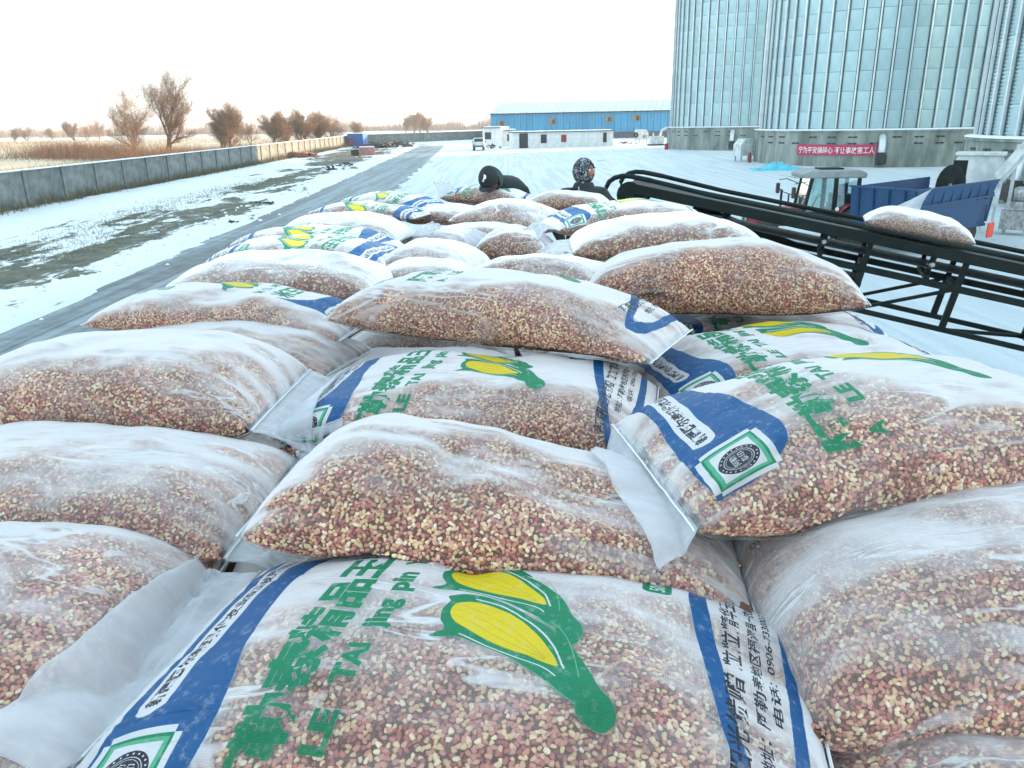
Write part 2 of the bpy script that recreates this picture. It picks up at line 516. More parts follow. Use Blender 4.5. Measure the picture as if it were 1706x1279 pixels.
def silo(cx, cy, label, base_label=None, front=True):
    t = thing('grain_silo', label, 'silo', (cx, cy, 0))
    face = math.atan2(-cy, -cx)
    n_front = NS // 2 + 1
    a0 = face - PI / 2 - PI / NS
    if front:
        for s in range(n_front):
            for r_ in range(RINGS):
                link('wall_sheet', sheet, t, (0, 0, BZ + r_ * rh), a0 + s * 2 * PI / NS)
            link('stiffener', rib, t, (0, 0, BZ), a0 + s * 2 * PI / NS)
    mb = MB()
    na = 24
    rng_a = (0, 2 * PI) if not front else (a0 + n_front * 2 * PI / NS, a0 + 2 * PI)
    vs = []
    for i in range(na + 1):
        a = rng_a[0] + (rng_a[1] - rng_a[0]) * i / na
        vs += [(SR * math.cos(a), SR * math.sin(a), BZ), (SR * math.cos(a), SR * math.sin(a), TZ)]
    mb.add(vs, [(2 * i, 2 * i + 2, 2 * i + 3, 2 * i + 1) for i in range(na)])
    mb.build('rear_wall', M['galv'], t, smooth=True)
    MB().lathe([(SR + .15, TZ - .02), (SR + .15, TZ + .1), (1.2, TZ + 5.6), (1.2, TZ + 6.2), (0, TZ + 6.5)], n=48).build('roof', M['galv'], t)
    BR = SR + 0.55
    b = MB().lathe([(BR, -0.3), (BR, BZ - 0.12), (BR + .10, BZ - 0.12), (BR + .10, BZ + 0.03), (SR - .2, BZ + 0.10)], n=96)
    b.build('concrete_base', M['concrete_base'], t, smooth=False)
    MB().lathe([(BR + .12, BZ + 0.034), (BR + .08, BZ + 0.085), (SR + .15, BZ + 0.16)], n=96).build('snow_ledge', M['snowcap'], t, smooth=True)
    # formwork joints and vent openings on the near side
    for k in range(-7, 8):
        a = face + k * 0.155
        if front:
            for dz in (0, 0.55):
                if (k * 3 + (1 if dz else 0)) % 4 == 0: continue
                for e in (-0.018, 0.018):
                    x, y = (BR + 0.0) * math.cos(a + e), (BR + 0.0) * math.sin(a + e)
                    MB().box((0, 0, 0), (0.10, 0.34, 0.13)).build('vent_slot', M['dark'], t).matrix_local = Matrix.Translation((x, y, BZ - 0.55 - dz)) @ Matrix.Rotation(a + e, 4, 'Z')
    return t
S1 = silo(37.0, 127.5, 'galvanised steel grain silo farthest left of the three, beside the blue warehouse')
S2 = silo(37.6, 83.0, 'galvanised steel grain silo in the middle, its base carrying the red banner')
S3 = silo(37.0, 41.5, 'galvanised steel grain silo at the right edge, nearest of the three')
silo(82, 45, 'added unseen rear silo behind the nearest silo, blocking the low sun', front=False)  # rear row added out of view to keep low sun off truck and yard
silo(82, 88, 'added unseen rear silo behind the middle silo, blocking the low sun', front=False)
silo(82, 131, 'added unseen rear silo behind the far silo, blocking the low sun', front=False)

def on_base(sx, sy, px, z, off=0.0, RR=SR + 0.55):
    """point on a silo base seen at pixel column px: returns angle and position"""
    a = math.atan((px - 853 - 8) / (F_PX * 0.985))
    d = Vector((math.sin(a), math.cos(a)))
    c = Vector((sx, sy))
    b = c.dot(d)
    h2 = c.length_squared - b * b
    tt = b - math.sqrt(max(0, RR * RR - h2))
    p = d * tt - c
    ang = math.atan2(p.y, p.x)
    return ang, Vector((sx + (RR + off) * math.cos(ang), sy + (RR + off) * math.sin(ang), z))

def text_mesh(s, size=1.0, bold=0.0, res=3, align='CENTER', extrude=0.0):
    c = bpy.data.curves.new('lettering', 'FONT')
    c.body = s
    c.size = size
    c.align_x = align
    c.offset = bold
    c.resolution_u = res
    c.extrude = extrude
    o = bpy.data.objects.new('lettering_tmp', c)
    COL.objects.link(o)
    dg = bpy.context.evaluated_depsgraph_get()
    me = bpy.data.meshes.new_from_object(o.evaluated_get(dg))
    bpy.data.objects.remove(o)
    return me

# banner hung on the middle silo's base
aL, pL = on_base(37.6, 83.0, 1317, 0)
aR, pR = on_base(37.6, 83.0, 1443, 0)
BRr = SR + 0.55
t = thing('banner', 'red banner with white characters hung on the middle silo base', 'banner', (37.6, 83.0, 0))
vs = []
nb = 24
BZ0, BZ1 = 1.02, 1.98
for i in range(nb + 1):
    a = aL + (aR - aL) * i / nb
    for j in range(3):
        rr = BRr + 0.07 + 0.015 * math.sin(i * 1.9 + j)
        vs.append((rr * math.cos(a), rr * math.sin(a), BZ0 + (BZ1 - BZ0) * j / 2 - 0.03 * math.sin(PI * i / nb)))
MB().add(vs, [(i * 3 + j, (i + 1) * 3 + j, (i + 1) * 3 + j + 1, i * 3 + j + 1) for i in range(nb) for j in range(2)]).build('cloth', M['banner'], t)
tm = text_mesh('宁为平安操碎心 不让事故害工人', 1.0, 0.008, 2)
tv = np.array([v.co[:] for v in tm.vertices])
mn, mx = tv.min(0), tv.max(0)
for v in tm.vertices:
    fx = 0.03 + 0.94 * (v.co.x - mn[0]) / (mx[0] - mn[0])
    a = aL + (aR - aL) * fx
    z = BZ0 + 0.17 + (v.co.y - mn[1]) / (mx[1] - mn[1]) * 0.60 - 0.03 * math.sin(PI * fx)
    rr = BRr + 0.115
    v.co = (rr * math.cos(a), rr * math.sin(a), z)
tm.materials.clear(); tm.materials.append(M['white_ink'])
link('lettering', tm, t)
# rings: fan / chute units and hoppers at the silo bases
def chute(px, label, sx, sy, sc_=1.0):
    a, p = on_base(sx, sy, px, 0)
    t = thing('unloading_chute', label, 'chute', (p.x, p.y, 0), a)
    MB().tube([(-.3, 0, 2.6), (.25, 0, 2.55), (.6, 0, 2.1), (.75, 0, 1.2)], 0.30 * sc_, 10).build('spout', M['galv_rib'], t, smooth=True)
    MB().tube([(.75, 0, 1.3), (.8, 0, .75), (.75, .1, .3)], [0.36, .42, .40], 10).box((.75, 0.05, .75), (.75, .8, .8)).build('sleeve', M['rubber'], t, smooth=False)
    MB().tube([(.2, -.5, 0), (.2, -.5, 2.4)], .04, 6).tube([(.2, .5, 0), (.2, .5, 2.4)], .04, 6).build('bracket', M['steel'], t)
    return t
chute(1213, 'bent steel chute with black sleeve on the far silo base', 37.0, 127.5)
chute(1449, 'bent steel chute with black sleeve just right of the red banner', 37.6, 83.0)
chute(1690, 'small steel chute on the base of the nearest silo', 37.0, 41.5, .7)
def fan_unit(loc, rz, label, s=1.0):
    t = thing('aeration_fan', label, 'fan', loc, rz)
    pr = [(-.9, .5), (.9, .5), (.9, 1.5), (.45, 2.0), (-.7, 2.0), (-.9, 1.5)]
    Mx = Matrix.Rotation(PI / 2, 4, 'X')
    MB().prism([(x * s, y * s) for x, y in pr], -.6 * s, .6 * s, Mx).build('housing', M['dirty_white'], t)
    MB().lathe([(.32 * s, -.35 * s), (.42 * s, 0), (.42 * s, .12 * s), (.28 * s, .12 * s), (.26 * s, -.1 * s)], (-1.05 * s, 0, 1.2 * s), 16, Matrix.Rotation(-PI / 2, 4, 'Y')).build('inlet', M['dark'], t)
    for x in (-.7, .7):
        for y in (-.45, .45):
            MB().box((x * s, y * s, .25 * s), (.09, .09, .5 * s)).build('leg', M['steel'], t)
    MB().box((.2 * s, -.75 * s, 1.0 * s), (.5 * s, .3 * s, .4 * s)).build('motor', M['steel'], t)
    return t
q = at(1240, 268); fan_unit((q.x, q.y, 0), R(200), 'white aeration fan housing between the far and middle silos', 1.15)
q = at(1256, 270); t = thing('switch_stand', 'small grey control stand with ladder beside the white fan', 'stand', (q.x, q.y, 0), R(30))
for x in (-.4, .4): MB().bar((x, 0, 0), (x, 0, 2.3), .07).build('post', M['steel'], t)
for k in range(5): MB().bar((-.4, 0, .3 + k * .4), (.4, 0, .3 + k * .4), .04).build('rung', M['steel'], t)
MB().box((0.9, .1, 1.2), (.9, .6, 2.2)).build('cabinet', M['dark'], t)
MB().box((-.9, -.2, .5), (.22, .22, 1.0)).build('canister', M['red'], t)
# intake machine by the nearest silo
q = at_y(1628, 300, 31.0)
t = thing('intake_elevator', 'dirty white grain intake machine with slanted arm beside the nearest silo', 'machine', (q.x, q.y, 0), R(-33))
t.scale = (.62, .62, 1.0)
MB().prism([(-1.3, 1.2), (1.3, 1.0), (1.45, 2.5), (1.1, 2.9), (-1.2, 2.9), (-1.55, 2.2)], -.8, .8, Matrix.Rotation(PI / 2, 4, 'X')).build('hopper', M['dirty_white'], t)
MB().box((0, -.1, 2.96), (2.7, 1.9, .10)).build('top_plate', M['dirty_white'], t)
d0, d1 = Vector((1.1, -1.15, 2.05)), Vector((2.85, -1.15, 3.75))
MB().bar(d0, d1, .22, .58, up=(0, 1, 0)).bar(d0, d1, .58, .22, up=(0, 1, 0)).build('slanted_arm', M['dirty_white'], t)
for c in (d0 + Vector((.15, 0, .15)), d1 - Vector((.15, 0, .15))):
    MB().lathe([(0, -.34), (.17, -.34), (.17, -.28), (.22, -.28), (.22, -.1)], c, 14, Matrix.Rotation(-PI / 2, 4, 'X').inverted()).build('pulley', M['steel'], t)
for x in (-1.1, -.3, .6, 1.2): MB().bar((x, -.6, 0), (x, -.6, 1.3), .12).build('leg', M['dirty_white'], t)
for x in (-1.1, 1.2): MB().bar((x, .6, 0), (x, .6, 1.2), .12).build('leg', M['dirty_white'], t)
MB().bar((1.9, -.3, 0), (1.9, -.3, 3.3), .2).bar((3.0, -.3, 0), (3.0, -.3, 3.4), .2).build('support_frame', M['dirty_white'], t)
mot = MB().lathe([(.0, -.5), (.26, -.5), (.3, -.3), (.3, .3), (.2, .42), (0, .42)], (2.6, -.9, 1.5), 14, Matrix.Rotation(PI / 2, 4, 'Y')).box((2.6, -.9, 1.1), (.7, .7, .3)).build('motor', M['steel'], t)
MB().box((2.4, -.6, .55), (1.6, 1.0, .7)).build('gearbox', M['steel'], t)
pp = at_y(1582, 318, 29.5)
t = thing('blower', 'black round blower housing between the blue trailer and the white intake machine', 'fan', (pp.x, 29.5, 0), R(-30))
t.scale = (.62, .62, .95)
MB().lathe([(.75, -.3), (.8, -.25), (.8, .25), (.72, .3), (.3, .3), (.3, .34), (.12, .36), (0, .36)], (0, 0, 2.0), 20, Matrix.Rotation(PI / 2, 4, 'X')).box((.35, 0, 2.55), (.75, .5, .8)).build('volute', M['dark_steel'], t)
MB().lathe([(.0, -.02), (.10, -.02), (.10, .02), (0, .02)], (0, -.37, 2.0), 12, Matrix.Rotation(PI / 2, 4, 'X')).build('hub_cap', M['steel'], t)
for x in (-.5, .5): MB().bar((x, 0, 0), (x, 0, 1.4), .12).build('leg', M['dark_steel'], t)

# camera on a short arm at the right edge of the nearest silo
a_, p_ = on_base(37.0, 41.5, 1700, 6.2, 0.1, SR)
t = thing('wall_lamp', 'small dark lamp on a short arm fixed to the nearest silo wall', 'lamp', p_, a_)
MB().bar((0, 0, 0), (.5, 0, 0), .06).build('arm', M['dirty_white'], t)
MB().lathe([(.0, .12), (.12, .1), (.15, 0), (.10, -.12), (0, -.15)], (.55, 0, -.05), 10).build('housing', M['dark'], t)

# tarp heap in front of the middle silo
q = at(1298, 284)
mb = MB(); vs = []
for j in range(25):
    for i in range(41):
        x, y = -2.3 + i * .115, -1.0 + j * .083
        e = max(0, 1 - (x / 2.3) ** 2) * max(0, 1 - (y / 1.0) ** 2)
        z = (e ** .5) * (0.42 + 0.42 * fbm(x * 1.1 + 3, y * 1.5) + .12 * abs(fbm(x * 3.5, y * 4, 2))) * (1.25 - .22 * abs(x + .4)) - .05
        vs.append((x * (1 + .05 * fbm(x, y, 8)), y, max(z, -.03) ))
mb.add(vs, [(j * 41 + i, j * 41 + i + 1, (j + 1) * 41 + i + 1, (j + 1) * 41 + i) for j in range(24) for i in range(40)])
tag(link('tarp_heap', mb.mesh('tarp_heap', M['tarp'], False), loc=(q.x, q.y + .8, 0), rz=R(-8)), 'crumpled cyan tarpaulin heap on the snow before the middle silo', 'tarp')

# ------------------------------------------------------------------ blue warehouse far behind
wl, wr = Vector((-4.6, 222, 0)), Vector((44, 207, 0))
t = thing('warehouse', 'long blue sheet metal warehouse with snowy roof behind the white cabins', 'warehouse', wl, math.atan2(wr.y - wl.y, wr.x - wl.x))
WL = (wr - wl).length
npn = 30
pw = WL / npn
WALLH, RIDGE, DEP = 6.6, 9.4, 18
pmesh = MB().box((pw / 2, 0, WALLH / 2 + .8), (pw - .12, .12, WALLH - 1.6)).box((pw / 2, -.09, WALLH / 2 + .8), (.10, .06, WALLH - 1.6)).mesh('wall_panel', M['blue_sheet'])
rmesh = MB().add([(0, -.5, WALLH), (pw - .08, -.5, WALLH), (pw - .08, DEP / 2, RIDGE), (0, DEP / 2, RIDGE), (0, -.5, WALLH + .12), (pw - .08, -.5, WALLH + .12), (pw - .08, DEP / 2, RIDGE + .12), (0, DEP / 2, RIDGE + .12)],
        [(4, 5, 6, 7), (0, 3, 2, 1), (0, 1, 5, 4), (1, 2, 6, 5), (3, 0, 4, 7)]).mesh('roof_sheet', pm('frosted_roof', (0.70, 0.74, 0.76), (0.56, 0.62, 0.66), .5, .6, vary=.05))
for i in range(npn):
    link('wall_panel', pmesh, t, (i * pw, 0, 0))
    link('roof_sheet', rmesh, t, (i * pw, 0, 0))
MB().box((WL / 2, .05, .8), (WL, .2, 1.6)).build('dado_wall', pm('dark_dado', (0.05, 0.07, 0.09), (.08, .1, .11), 1, .7), t)
MB().box((WL / 2, .4, (WALLH + 1.6) / 2), (WL - .1, .3, WALLH - 1.7)).build('inner_wall', M['blue_sheet'], t)
MB().box((WL / 2, -.52, WALLH - .1), (WL + .2, .1, .22)).build('gutter', M['dark_steel'], t)
MB().add([(0, 0, 0), (0, DEP, 0), (0, DEP, WALLH), (0, DEP / 2, RIDGE), (0, 0, WALLH)], [(0, 1, 2, 3, 4)]).add([(WL, 0, 0), (WL, DEP, 0), (WL, DEP, WALLH), (WL, DEP / 2, RIDGE), (WL, 0, WALLH)], [(0, 4, 3, 2, 1)]).build('gable_wall', M['blue_sheet'], t)
MB().add([(0, DEP / 2, RIDGE + .1), (WL, DEP / 2, RIDGE + .1), (WL, DEP, WALLH), (0, DEP, WALLH)], [(0, 1, 2, 3)]).build('rear_roof', M['galv'], t)
wfm = pm('window_rust_frame', (0.32, 0.24, 0.13), (.2, .14, .08), 2, .7)
for px, py in ((835, 205), (921, 202), (1014, 198), (1061, 196)):
    fr = (px - 816) / (1113 - 816)
    # intersect the view ray with the facade
    r_ = ray(px, py); n_ = Vector((wr.y - wl.y, -(wr.x - wl.x), 0)); k = (wl - Vector((0, 0, CAM_H))).dot(n_) / r_.dot(n_)
    P = Vector((0, 0, CAM_H)) + r_ * k
    u = (P - wl).dot((wr - wl).normalized())
    w_ = MB().box((u, -.16, P.z), (1.7, .16, 1.5)).build('window', wfm, t)
    MB().box((u + .25, -.26, P.z - .05), (.85, .05, 1.0)).build('pane', M['dark'], w_)

# ------------------------------------------------------------------ white cabins
def cabin(p, q, h, depth, label, n, openings, roof_over=.25):
    p, q = Vector(p), Vector(q)
    rz = math.atan2(q.y - p.y, q.x - p.x)
    L = (q - p).length
    t = thing('site_cabin', label, 'cabin', p, rz)
    w = L / n
    pmh = MB().box((w / 2, .06, h / 2), (w - .03, .12, h)).mesh('wall_panel', M['white_panel'])
    for i in range(n): link('wall_panel', pmh, t, (i * w, 0, 0))
    MB().box((L / 2, depth, h / 2), (L, .12, h)).build('rear_wall', M['white_panel'], t)
    for x in (0.0, L): MB().box((x, depth / 2, h / 2), (.12, depth - .15, h)).build('end_wall', M['white_panel'], t)
    rf = MB().box((L / 2, depth / 2, h + .07), (L + roof_over, depth + .5, .14)).build('roof', M['dark_blue'], t)
    vs = []
    for i in range(31):
        for j in range(6):
            x, y = (L + .1) * i / 30, -.15 + (depth + .2) * j / 5
            vs.append((x, y, h + .145 + (.12 + .06 * fbm(x * .8, y * .8)) * (1 if 0 < j < 5 and 0 < i < 30 else 0)))
    MB().add(vs, [(i * 6 + j, (i + 1) * 6 + j, (i + 1) * 6 + j + 1, i * 6 + j + 1) for i in range(30) for j in range(5)]).build('snow_layer', M['snowcap'], rf, smooth=True)
    for (u, z, ww, hh, nm, mt) in openings:
        o = MB().box((u, -.03, z), (ww + .14, .08, hh + .14)).build(nm, M['dark_steel'] if mt != 'red' else M['red'], t)
        MB().box((u, -.09, z), (ww, .05, hh)).build('pane' if nm == 'window' else 'door_leaf' if nm == 'door' else 'cloth', M[mt], o)
    return t
A0, A1 = at(855, 247), at(1021, 243)
Lc = (A1 - A0).length
def fu(px): return (px - 855) / (1021 - 855) * Lc
cabin(A0, A1, 2.6, 3.2, 'long white site cabin with dark door and red cloth at a window', 12,
      [(fu(872), 1.25, 1.4, 2.3, 'door', 'dark'), (fu(905), 1.5, .9, 1.3, 'window', 'dark'), (fu(938), 1.5, .8, 1.1, 'window', 'red'), (fu(1007), 1.5, .5, 1.5, 'window', 'dark')])
B0, B1 = at(803, 246), at(834, 246)
B0.y += 6; B1.y += 6
cabin(B0, B1, 3.4, 3.0, 'small taller white cabin left of the long cabin, behind the white pickup', 4, [((B1 - B0).length * .3, 2.0, 1.2, 1.1, 'window', 'dark')])
C0, C1 = B1 + Vector((.3, 1, 0)), B1 + Vector((2.8, 1, 0))
cabin(C0, C1, 2.9, 3, 'narrow white cabin squeezed between the two larger cabins', 2, [(1.4, 1.6, .8, 1.1, 'window', 'dark')])
# snow-dusted junk by the cabins
def junk(name, cat, px, py, label, sx, sy, sz, mat, n=10, seed=0):
    rr = random.Random(seed)
    q = at(px, py)
    mb = MB()
    for i in range(n):
        k = rr.random()
        x, y = rr.gauss(0, .35) * sx, rr.gauss(0, .35) * sy
        z = sz * (1 - min(1, (x / sx) ** 2 + (y / sy) ** 2)) * rr.random() * .7
        e = Matrix.Rotation(rr.uniform(0, PI), 3, 'Z') @ Matrix.Rotation(rr.uniform(-.5, .5), 3, 'X') @ Matrix.Rotation(rr.uniform(-.4, .4), 3, 'Y')
        s = rr.uniform(.5, 1.1)
        mb.box((x, y, z + .1), (s * rr.uniform(.3, 1.5) * sx * .35, s * rr.uniform(.1, .4) * sx * .35, s * rr.uniform(.1, .5) * sz * .5 + .03), M=e)
    o = mb.build(name, mat)
    o.location = (q.x, q.y, 0)
    return tag(o, label, cat)
junk('scrap_pile', 'scrap', 640, 246, 'dark heap of scrap boards just right of the blue container', 6.0, 3, 1.5, M['debris'], 60, 1)
junk('scrap_pile', 'scrap', 668, 243, 'smaller dark scrap heap farther right beside the rear wall', 4.0, 2, 1.0, M['debris'], 30, 2)
junk('rubble_pile', 'rubble', 500, 262, 'reddish heap of broken bricks against the sunlit part of the wall', 4.5, 1.6, .8, M['rubble_red'], 60, 3)
junk('junk_heap', 'junk', 552, 284, 'black junk heap on the snow at the road edge', 1.4, .8, .55, M['debris'], 24, 4)
junk('junk_heap', 'junk', 576, 277, 'low dark litter heap just beyond the black junk', 1.6, .8, .4, M['debris'], 24, 5)
junk('junk_heap', 'junk', 385, 374, 'small dark clod heap beside a snow lump at the road edge', .45, .3, .18, M['debris'], 12, 6)
junk('junk_heap', 'junk', 440, 343, 'dark flat clod heap at the end of the bare earth strip', 1.0, .4, .25, M['debris'], 22, 7)
junk('junk_heap', 'junk', 820, 247, 'green and grey odds and ends between pickup and long cabin', 1.6, .8, .9, M['dark_steel'], 18, 8)
junk('junk_heap', 'junk', 1040, 240, 'yellowish litter beside the right end of the long cabin', 2.2, .8, .5, M['rubble_red'], 18, 9)
q = at(612, 259)
t = thing('rusty_bin', 'pinkish rusty bin beside a dark box near the blue container', 'bin', (q.x, q.y, 0), .2)
MB().box((0, 0, .6), (2.3, 1.5, 1.2)).build('body', pm('faded_pink', (.45, .22, .2), (.3, .16, .14), 2, .7), t, bevel=.05)
MB().box((0, 0, 1.27), (2.2, 1.4, .12)).build('snow_cap', M['snowcap'], t, bevel=.05)
MB().box((-1.8, .1, .45), (1.1, 1.2, .9)).build('side_box', M['debris'], t)
q = at(1068, 238); fan_unit((q.x, q.y, 0), 0.5, 'round white machine standing before the warehouse dado', 1.3)
q = at(1093, 242)
t = thing('pump_skid', 'white pump set with pipes beside the far silo', 'machine', (q.x, q.y, 0), R(10))
MB().box((0, 0, .9), (2.4, 1.4, 1.4)).build('body', M['dirty_white'], t, bevel=.06)
MB().tube([(.6, 0, 1.6), (1.0, 0, 2.6), (1.9, 0, 3.0)], .22, 8).tube([(-.6, 0, 1.6), (-.6, 0, 2.2)], .15, 8).build('pipe', M['dirty_white'], t, smooth=True)
MB().box((0, 0, .1), (2.8, 1.6, .2)).build('skid', M['dark_steel'], t)
q = at(1110, 249)
tag(MB().lathe([(.0, 0), (.28, 0), (.28, .85), (.24, .9), (0, .9)], (q.x, q.y, 0), 14).build('red_drum', M['red']), 'small dark red drum at the foot of the far silo', 'drum')

# container
q0, q1 = at(580, 244), at(609, 243)
q1.y = q0.y
Lx = (q1 - q0).length
t = thing('shipping_container', 'bright blue shipping container at the far end of the left wall', 'container', q0, 0)
MB().box((Lx / 2, 3, 1.3), (Lx, 6, 2.6)).build('body', M['cont_blue'], t)
rb = MB().box((0, -.03, 1.3), (.09, .06, 2.3)).mesh('rib', M['cont_blue'])
for i in range(14): link('rib', rb, t, (Lx * (i + .5) / 14, 0, 0))
MB().box((Lx * .22, -.09, 1.05), (Lx * .22, .06, 1.5)).build('door_patch', M['red'], t)
MB().box((Lx / 2, 3, 2.66), (Lx * .98, 5.9, .1)).build('snow_cap', M['snowcap'], t)

# pickup seen from behind
q = at(797, 251)
t = thing('pickup_truck', 'white pickup truck parked before the cabins, seen from behind', 'truck', (q.x, q.y, 0), 0)
MB().prism([(0, .6), (3.2, .6), (3.2, 1.15), (2.9, 1.25), (0, 1.25)], -.95, .95, Matrix(((0, 0, 1, 0), (1, 0, 0, 0), (0, 1, 0, 0), (0, 0, 0, 1)))).build('cargo_bed', M['dirty_white'], t, bevel=.04)
MB().prism([(2.2, .6), (4.9, .6), (4.95, 1.15), (4.1, 1.3), (3.7, 1.95), (2.5, 2.02), (2.25, 1.3)], -.88, .88, Matrix(((0, 0, 1, 0), (1, 0, 0, 0), (0, 1, 0, 0), (0, 0, 0, 1)))).build('cab', M['dirty_white'], t, bevel=.06)
MB().box((0, 2.31, 1.62), (1.4, .06, .48)).build('rear_window', M['dark'], t)
MB().box((0, -.05, .72), (1.75, .1, .2)).build('bumper', M['dark'], t)
for s in (-1, 1):
    MB().box((s * .82, -.04, 1.0), (.14, .08, .3)).build('tail_light', M['red'], t)
    MB().box((s * 1.08, 3.7, 1.35), (.16, .1, .25)).build('mirror', M['dark'], t)
for x in (-.78, .78):
    for y in (.75, 4.1):
        MB().lathe([(.0, -.12), (.2, -.12), (.22, -.13), (.38, -.11), (.38, .11), (.22, .13), (0, .12)], (x, y, .38), 18, Matrix.Rotation(PI / 2, 4, 'Y')).build('wheel', M['rubber'], t, smooth=True)
# ------------------------------------------------------------------ trees and dry vegetation beyond the wall
M['bark'] = pm('bare_bark', (0.13, 0.085, 0.055), (0.20, 0.14, 0.09), 2, .9, world_co=True)
M['twig'] = pm('bare_twig', (0.30, 0.19, 0.11), (0.19, 0.12, 0.07), .6, .9, vary=.15, world_co=True)
M['shrub'] = pm('dry_shrub', (0.27, 0.14, 0.075), (0.16, 0.085, 0.05), .5, .9, vary=.15, world_co=True)
M['drygrass'] = pm('dry_grass', (0.36, 0.25, 0.12), (0.22, 0.16, 0.09), .8, .9, world_co=True)
M['weed'] = pm('dark_weeds', (0.10, 0.085, 0.04), (0.16, 0.13, 0.06), .8, .9, world_co=True)

def ribbon(mb, p, q, w):
    d = (q - p)
    a = d.cross(Vector((random.uniform(-1, 1), random.uniform(-1, 1), random.uniform(-.3, .3))))
    if a.length < 1e-6: return
    a.normalize()
    mb.add([p - a * w, p + a * w, q + a * w * .3], [(0, 1, 2)])

def tree_meshes(h, spread, seed, droop=0.0, dens=1.0, multi=1):
    rr = random.Random(seed)
    tr, cr = MB(), MB()
    def branch(p, d, L, r_, lev):
        pts, rs = [p.copy()], [r_]
        n = 4
        for i in range(n):
            d = (d + Vector((rr.gauss(0, .16), rr.gauss(0, .16), rr.gauss(0, .10) + .09 - droop * (lev > 1)))).normalized()
            p = p + d * L / n
            pts.append(p.copy()); rs.append(r_ * (1 - .62 * (i + 1) / n))
            if lev < 4 and i >= 0:
                for k in range(2):
                    ax = Vector((rr.gauss(0, 1), rr.gauss(0, 1), rr.gauss(0, .5))).normalized()
                    d2 = (d * .75 + ax * rr.uniform(.45, .85) * spread).normalized()
                    branch(p, d2, L * rr.uniform(.45, .68), rs[-1] * .6, lev + 1)
        if lev <= 1: tr.tube(pts, rs, 6 if lev == 0 else 4, cap=False)
        elif lev == 2: cr.tube(pts[::2], rs[::2], 3, cap=False)
        else:
            w = max(.011, r_)
            for i in range(0, n, 2): ribbon(cr, pts[i], pts[i + 2], w)
            if lev == 4:
                for k in range(int(3 * dens)):
                    q = pts[rr.randrange(1, n + 1)]
                    e = Vector((rr.gauss(0, 1), rr.gauss(0, 1), rr.gauss(.2, .8) - droop * 3)).normalized() * rr.uniform(.25, .6)
                    ribbon(cr, q, q + e, .010)
    for k in range(multi):
        d = Vector((rr.gauss(0, .12 + .2 * (multi > 1)), rr.gauss(0, .12 + .2 * (multi > 1)), 1)).normalized()
        branch(Vector((rr.gauss(0, .3) * (multi > 1), rr.gauss(0, .3) * (multi > 1), -.1)), d, h * rr.uniform(.52, .6), h * .024, 0)
    return tr.mesh('trunk', M['bark'], True), cr.mesh('crown', M['twig'])
TM = [tree_meshes(11, .95, 3, 0, .7, 2), tree_meshes(12.5, .72, 12, .0, .7, 2), tree_meshes(8, .8, 23, 0, .7, 4)]
def tree(px, dist, h, src, label, rz=0.0, group='bare trees beyond the wall', z=0):
    r_ = ray(px, 215)
    p = Vector((r_.x, r_.y, 0)) / r_.y * dist
    t = thing('bare_tree', label, 'tree', (p.x, p.y, z), rz, group)
    base = (11, 12.5, 8)[src]
    t.scale = (h / base,) * 3
    link('trunk', TM[src][0], t); link('crown', TM[src][1], t)
    return t
tree(220, 140, 10.0, 0, 'gnarled bare tree with wide crown, left one of the tall pair beyond the wall', .4)
tree(270, 134, 13.2, 1, 'tallest bare tree, right one of the tall pair beyond the wall', 2.7)
tree(366, 150, 8.0, 2, 'bare reddish tree above the sunlit start of the wall', .2)
tree(381, 152, 7.0, 0, 'bare tree leaning beside the reddish tree above the wall', 2.9)
tree(455, 175, 7.0, 2, 'rounded bare tree left in the brown clump behind the wall', 1.1)
tree(478, 180, 6.4, 2, 'rounded bare tree in the middle of the brown clump behind the wall', 3.3)
tree(508, 185, 7.4, 2, 'broad bare tree in the right half of the brown clump', 4.1)
tree(530, 190, 7.0, 2, 'broad bare tree at the right side of the brown clump', 5.0)
tree(552, 195, 6.0, 0, 'thin bare tree ending the brown clump on the right', 5.6)
tree(600, 230, 5.6, 1, 'lone slim bare tree above the blue container', .9)
tree(415, 210, 6.0, 0, 'small pale bare tree between the two brown clumps', 2.2)
for i, (px, dd, h, s) in enumerate(((20, 330, 5, 2), (42, 340, 6, 0), (84, 360, 5, 2), (120, 350, 7.5, 2), (142, 345, 6.5, 0), (163, 360, 8, 0))):
    tree(px, dd, h, s, ['pale far tree at the left edge of the field', 'second far tree from the left edge', 'far tree at the middle of the left field edge', 'left tree of the far group behind the field', 'middle tree of the far group behind the field', 'right tree of the far group behind the field'][i], i * 1.3, 'far trees across the field')
for i, (px, dd, h, s) in enumerate(((690, 420, 9.5, 2), (700, 430, 9, 2), (712, 425, 8, 2), (676, 440, 8, 2))):
    tree(px, dd, h, s, ['tallest far tree of the rounded clump above the rear wall', 'second far tree of the rounded clump above the rear wall', 'rightmost far tree of the rounded clump above the rear wall', 'leftmost far tree of the rounded clump above the rear wall'][i], i * 1.9, 'rounded far tree clump')

